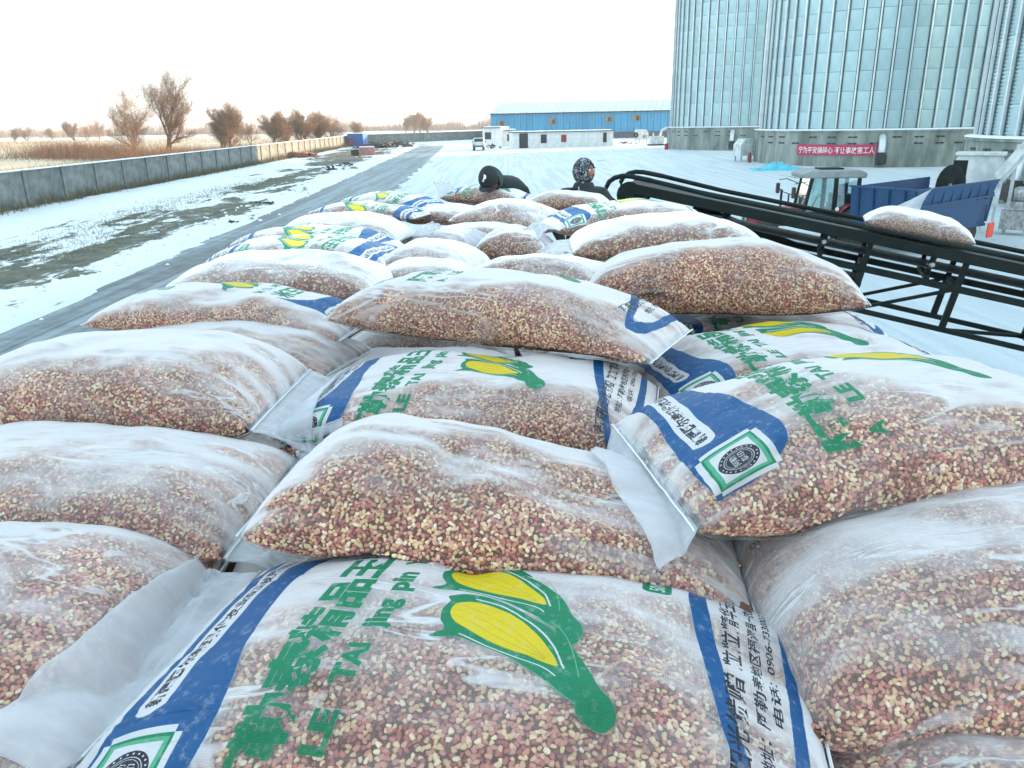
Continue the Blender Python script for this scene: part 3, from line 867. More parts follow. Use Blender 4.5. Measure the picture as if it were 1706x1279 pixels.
# far treelines: one mass
def mass(name, pts, h, wob, mat, n, w, kind='stuff', lean=.5, hmin=.4, label=None, cat=None):
    mb = MB()
    for i in range(n):
        k = rng.random() * (len(pts) - 1); j = int(k); f = k - j
        a, b = Vector(pts[j]), Vector(pts[j + 1])
        p = a.lerp(b, f) + Vector((rng.normal() * wob[0], rng.normal() * wob[1], 0))
        p.z = max(0, ground_h(p.x, p.y)) if abs(p.x) < 60 else 0
        hh = h * (hmin + (1 - hmin) * rng.random()) * (.7 + .6 * abs(fbm(p.x * .05, p.y * .05, 4)) + .3)
        q = p + Vector((rng.normal() * lean * hh * .5, rng.normal() * lean * hh * .5, hh))
        ribbon(mb, p, q, w)
    o = mb.build(name, mat)
    tag(o, label, cat, kind=kind)
    return o
def far_mass():
    mb = MB()
    for i in range(14000):
        px = -60 + 1000 * rng.random()
        d = 560 + 120 * fbm(px * .01, 1.0)
        r_ = ray(px, 215); p = Vector((r_.x, r_.y, 0)) / r_.y * d
        hh = (3.0 + 9 * max(0, .30 + fbm(px * .03, 7.0))) * (.5 + .5 * rng.random())
        p += Vector((rng.normal() * 3, rng.normal() * 12, 0))
        ribbon(mb, p, p + Vector((rng.normal() * 1.2, rng.normal(), hh)), .22)
    return mb
tag(far_mass().build('distant_woodland', pm('far_wood', (.24, .19, .16), (.30, .23, .18), .05, .95, world_co=True)), 'hazy line of distant bare woodland along the horizon', 'woodland', kind='stuff')
mass('shrub_belt', [(-36, 60, 0), (-42, 95, 0), (-52, 125, 0), (-46, 150, 0), (-44, 190, 0)], 1.7, (2.2, 6), M['shrub'], 15000, .02, label='reddish brown dry shrubs growing behind the yard wall', cat='shrubs', lean=.9)
mass('shrub_belt', [(-58, 128, 0), (-72, 138, 0), (-80, 142, 0)], 2.6, (4, 5), M['shrub'], 6000, .025, label='taller dry thicket around the foot of the tall bare trees', cat='shrubs', lean=.8)
mass('dry_grass', [(-33, 20, 0), (-36, 60, 0), (-41, 110, 0), (-44, 180, 0)], 1.1, (1.5, 5), M['weed'], 9000, .018, label='dark dry weeds right behind the yard wall', cat='weeds', lean=.7)
mass('dry_grass', [(wall_x(20) + .45, 20, 0), (wall_x(70) + .45, 70, 0), (wall_x(120) + .5, 120, 0), (wall_x(188) + .6, 185, 0)], .75, (.30, 3), M['weed'], 9000, .014, label='low dead weeds along the foot of the wall inside the yard', cat='weeds', lean=.8)
mass('dry_grass', [(-90, 150, 0), (-130, 210, 0), (-200, 300, 0), (-60, 260, 0), (-20, 300, 0), (0, 320, 0)], .9, (14, 22), M['drygrass'], 9000, .05, label='yellow dry grass tufts scattered over the field', cat='grass', lean=.6)
mass('dry_grass', [(-16.4, 26.9, 0), (-20.4, 44.9, 0), (-20.5, 68.9, 0)], .14, (1.1, 3), M['weed'], 5000, .01, label='short dead weeds poking from the bare earth strip', cat='weeds', lean=1.2)

# lumps of ploughed snow and clods along the road: nobody could count them
mb = MB()
for i in range(260):
    y = rng.uniform(12, 80); x = road_left(y) - .5 + rng.normal() * .55
    s = rng.uniform(.03, .11)
    z = ground_h(x, y)
    vs = []
    n = 6
    for j, (rr_, zz) in enumerate(((1, -.3), (.9, .35), (.45, .75))):
        for k in range(n):
            a = 2 * PI * k / n + j
            q = rr_ * (1 + .3 * rng.normal() * .5)
            vs.append((x + s * q * math.cos(a), y + s * q * math.sin(a), z + s * zz))
    mb.add(vs, [(j * n + k, j * n + (k + 1) % n, (j + 1) * n + (k + 1) % n, (j + 1) * n + k) for j in range(2) for k in range(n)] + [tuple(range(2 * n, 3 * n))])
tag(mb.build('snow_lumps', M['snowcap'], smooth=True), 'small lumps of ploughed snow along the road edge', 'snow', kind='stuff')

# ------------------------------------------------------------------ conveyor
HEAD = Vector((1.32, 8.9, 3.73)); TAIL = Vector((5.05, 7.5, 2.98))
ax = (TAIL - HEAD).normalized()
LEN = 17.0
t = thing('belt_conveyor', 'black truss belt conveyor slanting up from the right to the load', 'conveyor', (0, 0, 0))
side = Vector((0, 0, 1)).cross(ax).normalized()      # points towards +Y side
if side.y < 0: side = -side
upn = ax.cross(side); upn = upn if upn.z > 0 else -upn
def cv(s, w, u): return HEAD + ax * s + side * w + upn * u
HW = .30
D = M['dark_steel']
MB().bar(cv(.05, 0, .02), cv(LEN, 0, .02), 2 * HW - .02, .018, up=upn).bar(cv(.05, 0, -.17), cv(LEN, 0, -.17), 2 * HW - .06, .014, up=upn).build('belt', M['rubber'], t)
for w in (-1, 1):
    MB().bar(cv(.12, w * (HW + .035), .0), cv(LEN, w * (HW + .035), .0), .05, .105, up=upn).build('side_rail', D, t, bevel=.008)
    MB().tube([cv(.32, w * (HW + .05), .12), cv(1.0, w * (HW + .05), .095), cv(LEN, w * (HW + .05), .09)], .024, 8).build('guard_rail', D, t, smooth=True)
    pts = [cv(.32 + .0, w * (HW + .05), .12)]
    for k in range(9):
        a = PI / 2 + PI * k / 8
        pts.append(cv(.10 + .24 * math.cos(a), w * (HW + .05), -.04 + .16 * math.sin(a)))
    MB().tube(pts, .026, 8).build('head_loop', D, t, smooth=True)
Md = Matrix((side, ax, upn)).transposed()
MB().lathe([(0, -HW + .02), (.112, -HW + .02), (.112, HW - .02), (0, HW - .02)], cv(.12, 0, -.075), 28, Matrix((ax, upn, side)).transposed()).build('head_drum', M['rubber'], t)
for w in (-1, 1):
    MB().lathe([(.12, 0), (.14, .01), (.14, .03), (.05, .035), (.05, .06), (0, .06)], cv(.12, w * (HW - .0), -.075), 24, Matrix((ax, upn, side * w)).transposed()).build('drum_flange', M['dark_steel'], t)
s = 1.15
i = 0
while s < LEN - .5:
    # idler frame with a pale roller
    idl = MB().bar(cv(s, -HW, -.05), cv(s, -HW + .12, -.26), .04).bar(cv(s, HW, -.05), cv(s, HW - .12, -.26), .04).bar(cv(s, -HW, -.26), cv(s, HW, -.26), .05).build('idler_bracket', D, t)
    MB().tube([cv(s, -HW - .06, -.125), cv(s, -HW + .14, -.16)], .022, 8).build('roller_stub', M['steel'], idl)
    s += 1.02
    i += 1
UC, LC = -.31, -.73
for w in (-1, 1):
    MB().bar(cv(.75, w * HW, -.12), cv(1.9, w * HW, UC), .05, .07, up=upn).build('head_strut', D, t)
    MB().bar(cv(1.3, w * HW, UC), cv(LEN, w * HW, UC), .05, .065, up=upn).build('upper_chord', D, t, bevel=.006)
    MB().bar(cv(2.55, w * HW, LC), cv(LEN, w * HW, LC), .045, .05, up=upn).build('lower_chord', D, t, bevel=.006)
    s = 2.6
    k = 0
    while s < LEN - .2:
        MB().bar(cv(s, w * HW, UC), cv(s, w * HW, LC), .045, .060, up=ax).build('upright', D, t)
        MB().bar(cv(s + (.04 if k % 2 == 0 else .88), w * HW, LC if k % 2 == 0 else UC), cv(s + (.88 if k % 2 == 0 else 1.7), w * HW, UC if k % 2 == 0 else LC), .032, .032, up=side).build('diagonal', D, t)
        if w == 1:
            MB().bar(cv(s, -HW, LC), cv(s + (.86 if k % 2 else 0), HW, LC), .035, .035).build('cross_tie', D, t)
            MB().bar(cv(s, -HW, UC), cv(s, HW, UC), .04, .05).build('cross_tie', D, t)
        MB().bar(cv(s, w * HW, UC), cv(s, w * HW, -.05), .05, .05, up=ax).build('belt_post', D, t)
        s += .88
        k += 1
MB().tube([cv(1.75, -.05, -.5), cv(2.5, -.05, -.52)], .055, 10).build('cylinder', D, t, smooth=True)
MB().box(cv(2.2, 0, -.5), (.9, .4, .12), M=Matrix((ax, side, upn)).transposed()).build('drive_tray', D, t, bevel=.04)
# undercarriage out of frame on the right
for w in (-1, 1):
    for s_, f in ((6.5, 7.2), (13, 12.5)):
        p = cv(s_, w * HW, LC); q = cv(f, w * .9, LC); q.z = .45
        MB().bar(p, q, .08, .08).build('leg', D, t)
        MB().lathe([(.0, -.1), (.22, -.1), (.4, -.09), (.4, .09), (.22, .1), (0, .1)], (q.x, q.y, .4), 20, Matrix((ax, Vector((0, 0, 1)), side)).transposed()).build('wheel', M['rubber'], t, smooth=True)

# ------------------------------------------------------------------ tractor
TY = 28.5
c0 = at_y(1376, 330, TY)
t = thing('tractor', 'dark red farm tractor with glazed cab behind the conveyor', 'tractor', (c0.x, TY, 0), R(-4))
t.scale = (.9, .9, .9)
# local: x right (towards trailer = rear), front to the left
fr_, rf_ = -1.05, 1.0
for (x, y, x2) in ((-1.05, -.72, -.82), (1.0, -.72, .98), (-1.05, .72, -.82), (1.0, .72, .98), (.12, -.74, .10), (.12, .74, .10)):
    MB().bar((x, y, 1.25), (x2, y * .95, 2.62), .13 if abs(x) > .5 else .16, .10).build('cab_pillar', M['dark_steel'], t)
MB().prism([(-1.2, 2.62), (1.2, 2.62), (1.22, 2.80), (.95, 2.92), (-.85, 2.92), (-1.25, 2.78)], -.85, .85, Matrix.Rotation(PI / 2, 4, 'X')).build('cab_roof', pm('grey_roof', (.17, .2, .205), (.26, .29, .29), 2, .55), t, bevel=.05)
MB().box((.0, 0, 2.955), (.9, .8, .06)).build('roof_hatch', M['dark_steel'], t, bevel=.02)
for y in (-.72, .72):
    MB().add([(-.98, y, 1.35), (.08, y, 1.35), (.06, y, 2.6), (-.80, y, 2.6)], [(0, 1, 2, 3)]).build('side_glass', M['glass'], t)
    MB().add([(.16, y, 1.5), (.98, y, 1.5), (.96, y, 2.6), (.14, y, 2.6)], [(0, 1, 2, 3)]).build('side_glass', M['glass'], t)
MB().add([(-1.04, -.66, 1.35), (-1.04, .66, 1.35), (-.84, .62, 2.6), (-.84, -.62, 2.6)], [(0, 1, 2, 3)]).build('windscreen', M['glass'], t)
MB().box((0, 0, 1.05), (2.2, 1.35, .6)).build('cab_floor', M['dark_steel'], t, bevel=.05)
MB().box((.62, 0, 1.6), (.7, 1.2, .75)).build('rear_console', M['dark'], t, bevel=.05)
MB().box((.35, 0, 1.55), (.5, .5, .16)).box((.6, 0, 1.95), (.14, .5, .75)).build('seat', M['dark'], t, bevel=.04)
MB().tube([(-.55, 0, 1.35), (-.35, 0, 1.85)], .04, 8).lathe([(.2, -.015), (.22, 0), (.2, .015), (.18, 0), (.2, -.015)], (-.35, 0, 1.86), 18, Matrix.Rotation(-.5, 4, 'Y')).build('steering_wheel', M['dark'], t)
MB().prism([(-3.1, .75), (-1.1, .75), (-1.1, 1.5), (-2.7, 1.38), (-3.1, 1.15)], -.42, .42, Matrix.Rotation(PI / 2, 4, 'X')).build('bonnet', M['red'], t, bevel=.06)
MB().box((-3.13, 0, .95), (.08, .6, .35)).build('grille', M['dark'], t)
for y in (-.30, .30): MB().lathe([(0, .05), (.09, .04), (.1, 0)], (-3.15, y, 1.05), 12, Matrix.Rotation(-PI / 2, 4, 'Y')).build('headlight', M['steel'], t)
MB().tube([(-1.9, -.5, 1.2), (-1.9, -.5, 2.2)], .05, 8).build('exhaust', M['dark'], t, smooth=True)
MB().lathe([(0, .05), (.07, .03), (.08, -.03)], (.22, -.80, 1.44), 12, Matrix.Rotation(PI / 2, 4, 'X')).build('work_lamp', M['white_ink'], t)
for y in (-1, 1):
    MB().tube([(-.95, y * .75, 2.35), (-1.3, y * 1.1, 2.5), (-1.6, y * 1.15, 2.45)], .018, 6).tube([(-.95, y * .75, 1.8), (-1.5, y * 1.1, 2.0), (-1.6, y * 1.15, 2.2)], .018, 6).build('mirror_arm', M['dark'], t)
    MB().box((-1.62, y * 1.17, 2.12), (.14, .2, .42)).build('mirror', M['dark'], t, bevel=.04)
    MB().tube([(-1.25, y * .8, 1.0), (-1.25, y * .8, 1.9)], .035, 6).build('handrail', M['dark'], t)
    # rear mudguard arch
    vs = []
    for k in range(9):
        a = PI * (.15 + .7 * k / 8)
        for w in (.55, 1.05):
            vs.append((1.05 - .95 * math.cos(a), y * w, .82 + .88 * math.sin(a)))
    MB().add(vs, [(2 * k, 2 * k + 1, 2 * k + 3, 2 * k + 2) for k in range(8)]).build('mudguard', M['red'], t, smooth=True)
    for (x, r_, w) in ((1.05, .80, .22), (-2.4, .5, .16)):
        wy = y * (.85 if r_ > .6 else .72)
        wh = MB().lathe([(r_ * .55, -w * .7), (r_ * .9, -w), (r_, -w * .8), (r_, w * .8), (r_ * .9, w), (r_ * .55, w * .7)], (x, wy, r_), 28, Matrix.Rotation(PI / 2, 4, 'X')).build('wheel', M['rubber'], t, smooth=True)
        MB().lathe([(0, w * .5), (r_ * .15, w * .55), (r_ * .5, w * .3), (r_ * .56, w * .72), (r_ * .56, -w * .72), (0, -w * .3)], (x, wy, r_), 20, Matrix.Rotation(PI / 2 * y, 4, 'X')).build('rim', M['steel'], wh)
        lg = MB()
        for k in range(18):
            a = 2 * PI * k / 18
            lg.box((x + (r_ + .015) * math.cos(a), wy + (.3 * w if k % 2 else -.3 * w), r_ + (r_ + .015) * math.sin(a)), (.05, w * 1.1, .05 * r_ / .5), M=Matrix.Rotation(-a, 3, 'Y'))
        lg.build('tread', M['rubber'], wh)
# driver? none visible

# ------------------------------------------------------------------ blue trailer
p0 = at_y(1525, 330, 25.5)
L = 4.3
t = thing('farm_trailer', 'dark blue tipping trailer hitched behind the tractor', 'trailer', (p0.x, 25.5, 0), R(30))
BZ_, TZ_ = 1.0, 2.12
def plate(name, pts, th, par=t, mat=M['dark_blue']):
    n = (Vector(pts[1]) - Vector(pts[0])).cross(Vector(pts[2]) - Vector(pts[0])).normalized() * th
    vs = [Vector(p) for p in pts] + [Vector(p) + n for p in pts]
    return MB().add(vs, [(3, 2, 1, 0), (4, 5, 6, 7), (0, 1, 5, 4), (1, 2, 6, 5), (2, 3, 7, 6), (3, 0, 4, 7)]).build(name, mat, par)
plate('side_board', [(0, 0, BZ_ + .55), (L, 0, BZ_ + .70), (L + .12, -.1, TZ_ + .1), (-.12, -.1, TZ_ - .02)], .05)
plate('lower_side_board', [(.1, .03, BZ_ - .25), (L - .15, .03, BZ_ - .25), (L - .05, 0, BZ_ + .66), (.05, 0, BZ_ + .52)], .05)
plate('rear_side_board', [(0, 2.3, BZ_ - .25), (L, 2.3, BZ_ - .25), (L, 2.35, TZ_ + .1), (-.1, 2.35, TZ_ - .02)], .05)
plate('front_board', [(0, 0, BZ_ - .2), (0, 2.3, BZ_ - .2), (-.1, 2.35, TZ_ - .03), (-.1, -.05, TZ_ - .03)], .05)
plate('tail_board', [(L, 0, BZ_ - .2), (L, 2.3, BZ_ - .2), (L + .1, 2.35, TZ_ - .3), (L + .1, -.05, TZ_ - .3)], .05)
MB().box((L / 2, 1.15, BZ_ - .3), (L, 2.3, .1)).build('floor', M['dark_blue'], t)
for k in range(8):
    x = .35 + (L - .7) * k / 7
    MB().bar((x, -.075, BZ_ + .6), (x, -.12, TZ_ - .02 + .12 * x / L), .07, .05).build('rib', M['dark_blue'], t)
for k in range(4): MB().bar((-.03, .3 + k * .56, BZ_ + .1), (-.16, .3 + k * .57, TZ_ - .06), .05, .07).build('rib', M['dark_blue'], t)
MB().bar((-.13, -.1, TZ_), (-.13, 2.4, TZ_), .06, .06).build('top_rail', M['dark_blue'], t)
MB().bar((-.15, -.13, TZ_ - .02), (L + .15, -.13, TZ_ + .1), .06, .06).build('top_rail', M['dark_blue'], t)
MB().bar((-.08, -.07, BZ_ + .55), (L + .08, -.07, BZ_ + .70), .08, .07).build('mid_rail', M['dark_blue'], t)
MB().bar((-1.5, 1.15, .7), (.3, 1.15, .75), .12, .14).build('drawbar', M['dark_steel'], t)
for x in (L * .62, L * .82):
    for y in (.2, 2.1):
        MB().lathe([(.0, -.13), (.25, -.13), (.43, -.12), (.45, -.08), (.45, .08), (.43, .12), (.25, .13), (0, .13)], (x, y, .45), 22, Matrix.Rotation(PI / 2, 4, 'X')).build('wheel', M['rubber'], t, smooth=True)
MB().box((L * .7, 1.15, .55), (1.6, 1.9, .2)).build('axle_frame', M['dark_steel'], t)
for y in (.05, 2.0): MB().box((L - .25 + .25 * (y < 1), y - .25, .52), (.38, .06, .52)).build('mud_flap', M['orange'], t, bevel=.03)
MB().tube([(L - .3, -.1, BZ_ + .4), (L - .3, -.1, .8)], .02, 5).build('chain', M['dark'], t)

# ------------------------------------------------------------------ winter haze over the plain
hz = MB().box((0, 1300, 14.5), (6400, 3600, 31.5)).build('haze', None)
hm_, hnt, hout = new_mat('haze')
pv = hnt.nodes.new('ShaderNodeVolumePrincipled')
pv.inputs['Color'].default_value = (.96, .97, 1, 1)
pv.inputs['Density'].default_value = 0.00045
pv.inputs['Anisotropy'].default_value = 0.2
hnt.links.new(pv.outputs[0], hout.inputs['Volume'])
hz.data.materials.append(hm_)
tag(hz, 'thin white winter haze lying over the yard and the plain', 'haze', kind='stuff')
# ------------------------------------------------------------------ the print on the sacks, drawn here into an image (upright: x across, y up)
IW, IH = 1280, 1920
ASP = 0.62 / 0.93
canvas = np.zeros((IH, IW, 4), np.float32)
BLUE, GREEN, YEL, BLK, WHT = (0.0, 0.105, 0.31), (0.0, 0.26, 0.115), (0.86, 0.68, 0.012), (0.012, 0.016, 0.03), (0.80, 0.80, 0.82)
GREEN2 = (0.0, 0.23, 0.10)

def fill_mask(mask, y0, y1, x0, x1, col, a=1.0):
    if col is None:
        canvas[y0:y1, x0:x1, 3][mask] = 0.0
    else:
        canvas[y0:y1, x0:x1][mask] = (*col, a)

def fill_poly(pts, col, a=1.0):
    P = np.array(pts, float) * (IW, IH)
    y0, y1 = max(0, int(P[:, 1].min())), min(IH, int(P[:, 1].max()) + 2)
    x0, x1 = max(0, int(P[:, 0].min())), min(IW, int(P[:, 0].max()) + 2)
    if y1 <= y0 or x1 <= x0: return
    yy = np.arange(y0, y1)[:, None] + .5
    xx = np.arange(x0, x1)[None, :] + .5
    ins = np.zeros((y1 - y0, x1 - x0), bool)
    n = len(P)
    for i in range(n):
        (ax_, ay), (bx, by) = P[i], P[(i + 1) % n]
        if ay == by: continue
        c = ((ay > yy) != (by > yy))
        xi = (bx - ax_) * (yy - ay) / (by - ay) + ax_
        ins ^= c & (xx < xi)
    fill_mask(ins, y0, y1, x0, x1, col, a)

def spline(pts, n=10, closed=True):
    out = []
    N = len(pts)
    for i in range(N if closed else N - 1):
        p0, p1, p2, p3 = (pts[(i - 1) % N] if closed or i > 0 else pts[0]), pts[i], pts[(i + 1) % N], (pts[(i + 2) % N] if closed or i + 2 < N else pts[-1])
        for k in range(n):
            t = k / n
            out.append(tuple(.5 * ((2 * p1[j]) + (-p0[j] + p2[j]) * t + (2 * p0[j] - 5 * p1[j] + 4 * p2[j] - p3[j]) * t * t + (-p0[j] + 3 * p1[j] - 3 * p2[j] + p3[j]) * t ** 3) for j in (0, 1)))
    return out

def stroke(pts, w, col):
    for a, b in zip(pts[:-1], pts[1:]):
        d = np.array([(b[0] - a[0]) * ASP, b[1] - a[1]]); L = np.hypot(*d)
        if L < 1e-6: continue
        n = np.array([-d[1], d[0]]) / L * w / 2
        n[0] /= ASP
        fill_poly([(a[0] + n[0], a[1] + n[1]), (b[0] + n[0], b[1] + n[1]), (b[0] - n[0], b[1] - n[1]), (a[0] - n[0], a[1] - n[1])], col)

def put_text(s, x0, x1, yc, h, col, bold=0.03):
    me = text_mesh(s, 1.0, bold, 3)
    v = np.array([q.co[:2] for q in me.vertices])
    mn, mx = v.min(0), v.max(0)
    v = (v - mn) / (mx - mn)
    v = v * ((x1 - x0), h) + (x0, yc - h / 2)
    v = v * (IW, IH)
    me.calc_loop_triangles()
    for tr in me.loop_triangles:
        A, B, C = v[list(tr.vertices)]
        bx0, bx1 = int(min(A[0], B[0], C[0])), int(max(A[0], B[0], C[0])) + 2
        by0, by1 = int(min(A[1], B[1], C[1])), int(max(A[1], B[1], C[1])) + 2
        bx0, by0, bx1, by1 = max(bx0, 0), max(by0, 0), min(bx1, IW), min(by1, IH)
        if bx1 <= bx0 or by1 <= by0: continue
        yy = np.arange(by0, by1)[:, None] + .5; xx = np.arange(bx0, bx1)[None, :] + .5
        e = [(Q[0] - Pp[0]) * (yy - Pp[1]) - (Q[1] - Pp[1]) * (xx - Pp[0]) for Pp, Q in ((A, B), (B, C), (C, A))]
        m_ = ((e[0] >= 0) & (e[1] >= 0) & (e[2] >= 0)) | ((e[0] <= 0) & (e[1] <= 0) & (e[2] <= 0))
        fill_mask(m_, by0, by1, bx0, bx1, col)
    bpy.data.meshes.remove(me)

def capsule(x0, x1, yc, h, col):
    r_ = h / 2
    rx = r_ / ASP
    pts = [(x1 - rx + rx * math.cos(a), yc + r_ * math.sin(a)) for a in np.linspace(-PI / 2, PI / 2, 12)] + [(x0 + rx + rx * math.cos(a), yc + r_ * math.sin(a)) for a in np.linspace(PI / 2, 3 * PI / 2, 12)]
    fill_poly(pts, col)

def rrect(x0, x1, y0, y1, r_, col):
    rx = r_ / ASP
    pts = []
    for cx, cy, a0 in ((x1 - rx, y1 - r_, 0), (x0 + rx, y1 - r_, PI / 2), (x0 + rx, y0 + r_, PI), (x1 - rx, y0 + r_, 3 * PI / 2)):
        pts += [(cx + rx * math.cos(a0 + k * PI / 10), cy + r_ * math.sin(a0 + k * PI / 10)) for k in range(6)]
    fill_poly(pts, col)

def disc(cx, cy, r_, col, n=40):
    fill_poly([(cx + r_ / ASP * math.cos(2 * PI * k / n), cy + r_ * math.sin(2 * PI * k / n)) for k in range(n)], col)

# blue band
up_ = spline([(0.02, .955), (.25, .965), (.5, .955), (.75, .965), (1.0, .975)], 8, False) + [(1.0, .975)]
lo_ = spline([(1.0, .715), (.93, .775), (.84, .820), (.68, .838), (.5, .824), (.33, .800), (.18, .792), (.09, .812), (.02, .885)], 8, False) + [(.02, .90)]
fill_poly(up_ + lo_, BLUE)
capsule(.27, .985, .913, .047, WHT)
put_text('新疆阿尔泰现代农业投资发展有限公司', .30, .965, .913, .030, BLK, .03)
# square frame with round emblem
x0, x1, y0, y1 = .045, .215, .843, .945
stroke([(x0, y0), (x1, y0), (x1, y1), (x0, y1), (x0, y0)], .022, WHT)
fill_poly([(x0, y0), (x1, y0), (x1, y1), (x0, y1)], GREEN)
fill_poly([(x0 + .008, y0 + .005), (x1 - .008, y0 + .005), (x1 - .008, y1 - .005), (x0 + .008, y1 - .005)], (.10, .48, .28))
fill_poly([(x0 + .018, y0 + .012), (x1 - .018, y0 + .012), (x1 - .018, y1 - .012), (x0 + .018, y1 - .012)], WHT)
cx, cy = .125, .893
disc(cx, cy, .037, BLK)
disc(cx, cy, .0275, WHT); disc(cx, cy, .0262, BLK)
disc(cx, cy, .0235, WHT); disc(cx, cy, .0226, BLK)
put_text('阿勒', cx - .024, cx + .024, cy + .008, .013, WHT, .0)
put_text('泰印', cx - .024, cx + .024, cy - .008, .013, WHT, .0)
for k in range(22):
    a = 2 * PI * k / 22
    if k % 6 == 5: continue
    disc(cx + .0325 / ASP * math.cos(a), cy + .0325 * math.sin(a), .0018, WHT, 6)
# title and pinyin
put_text('阿勒泰精品玉米', .035, .955, .715, .080, GREEN, .045)
for s_, a, b in (('A', .05, .095), ('LE', .175, .265), ('TAI', .315, .43), ('jing', .475, .60), ('pin', .635, .74), ('YU', .785, .865), ('MI', .905, .975)):
    put_text(s_, a, b, .640 - (.008 if s_ in ('jing', 'pin') else 0), .046 if s_ in ('jing', 'pin') else .034, GREEN, .05)
# two cobs
def cob(dx, dy, stalk=1.0, leaf=True):
    def T(pts):
        o = []
        for x, y in pts:
            if y < .40: y = .40 + (y - .40) * stalk
            o.append((.50 + (x - .50) * .68 + dx, .455 + (y - .455) * .74 + dy))
        return o
    fill_poly(T(spline([(.70, .642), (.722, .600), (.700, .545), (.650, .492), (.590, .440), (.52, .390), (.465, .345), (.40, .310), (.345, .285), (.300, .250), (.245, .240), (.200, .268), (.220, .315), (.265, .335), (.285, .365), (.325, .400), (.37, .445), (.41, .49), (.438, .545), (.455, .585), (.448, .640), (.490, .618), (.54, .634), (.60, .640), (.655, .634)], 8)), GREEN)
    if leaf: fill_poly(T(spline([(.700, .545), (.755, .520), (.805, .530), (.780, .500), (.730, .488), (.66, .470), (.600, .440), (.64, .490)], 8)), GREEN)
    fill_poly(T(spline([(.668, .590), (.645, .616), (.590, .622), (.532, .604), (.490, .562), (.455, .510), (.430, .455), (.400, .385), (.47, .412), (.545, .450), (.612, .495), (.655, .545)], 8)), YEL)
    stroke(T(spline([(.690, .585), (.668, .535), (.62, .487), (.55, .438), (.47, .398), (.385, .365)], 8, False)), .0030, WHT)
    stroke(T(spline([(.470, .585), (.440, .530), (.41, .470), (.385, .415), (.350, .380)], 8, False)), .0022, WHT)
    stroke(T(spline([(.60, .42), (.52, .375), (.44, .348), (.36, .330)], 8, False)), .0016, (.15, .5, .3))
    stroke(T(spline([(.33, .40), (.29, .365), (.26, .325)], 8, False)), .0014, (.15, .5, .3))
    for q in range(4):
        u = (q + .5) / 4
        a = (.655 - .15 * u, .608 - .006 * u); b = (.415, .405)
        stroke(T(spline([a, ((a[0] + b[0]) / 2 + .035 - .06 * u, (a[1] + b[1]) / 2 - .008 + .016 * u), b], 8, False)), .0010, (.66, .47, .01))
cob(.205, -.006, .60)
cob(.005, -.042, .80, False)
# badge
rrect(.79, .915, .215, .262, .012, GREEN)
put_text('50KG', .805, .900, .238, .026, (.72, .85, .78), .02)
# blue shield outline at the lower end
outer = [(.99, 0.2064), (.93, 0.1880), (.80, 0.1880), (.66, 0.1776), (.50, 0.1584), (.34, 0.1344), (.20, 0.1160), (.08, 0.1000), (.045, 0.0896)]
outer2 = [(.06, 0.0680), (.14, 0.0480), (.26, 0.0384), (.40, 0.0336), (.55, 0.0288), (.70, 0.0272), (.85, 0.0288), (.99, 0.0320)]
inner = [(.99, 0.1720), (.93, 0.1600), (.80, 0.1584), (.66, 0.1488), (.50, 0.1328), (.34, 0.1136), (.22, 0.1000), (.155, 0.0896), (.165, 0.0784)]
inner2 = [(.26, 0.0600), (.40, 0.0544), (.55, 0.0480), (.70, 0.0456), (.85, 0.0472), (.99, 0.0496)]
fill_poly(spline(outer, 8, False) + [outer[-1]] + spline(outer2, 8, False) + [outer2[-1]] + (spline(inner, 8, False) + [inner[-1]] + spline(inner2, 8, False) + [inner2[-1]])[::-1], BLUE)
put_text('新疆阳光馈赠 粒粒精华玉米', .17, .99, .125, .030, BLK, .02)
put_text('地址：阿勒泰地区福海县一农场', .34, .95, .090, .019, BLK, .025)
put_text('电话：0906-7330007', .50, .93, .067, .015, BLK, .025)

img = bpy.data.images.new('sack_print', IW, IH, alpha=True, float_buffer=False)
# store colour as sRGB bytes
c3 = canvas[..., :3].clip(0, 1)
srgb = np.where(c3 <= .0031308, c3 * 12.92, 1.055 * np.power(np.maximum(c3, 1e-9), 1 / 2.4) - .055)
rgba = np.concatenate([srgb, canvas[..., 3:]], -1).astype(np.float32)
img.alpha_mode = 'CHANNEL_PACKED'
img.pixels.foreach_set(rgba.ravel())
img.update()
img.pack()

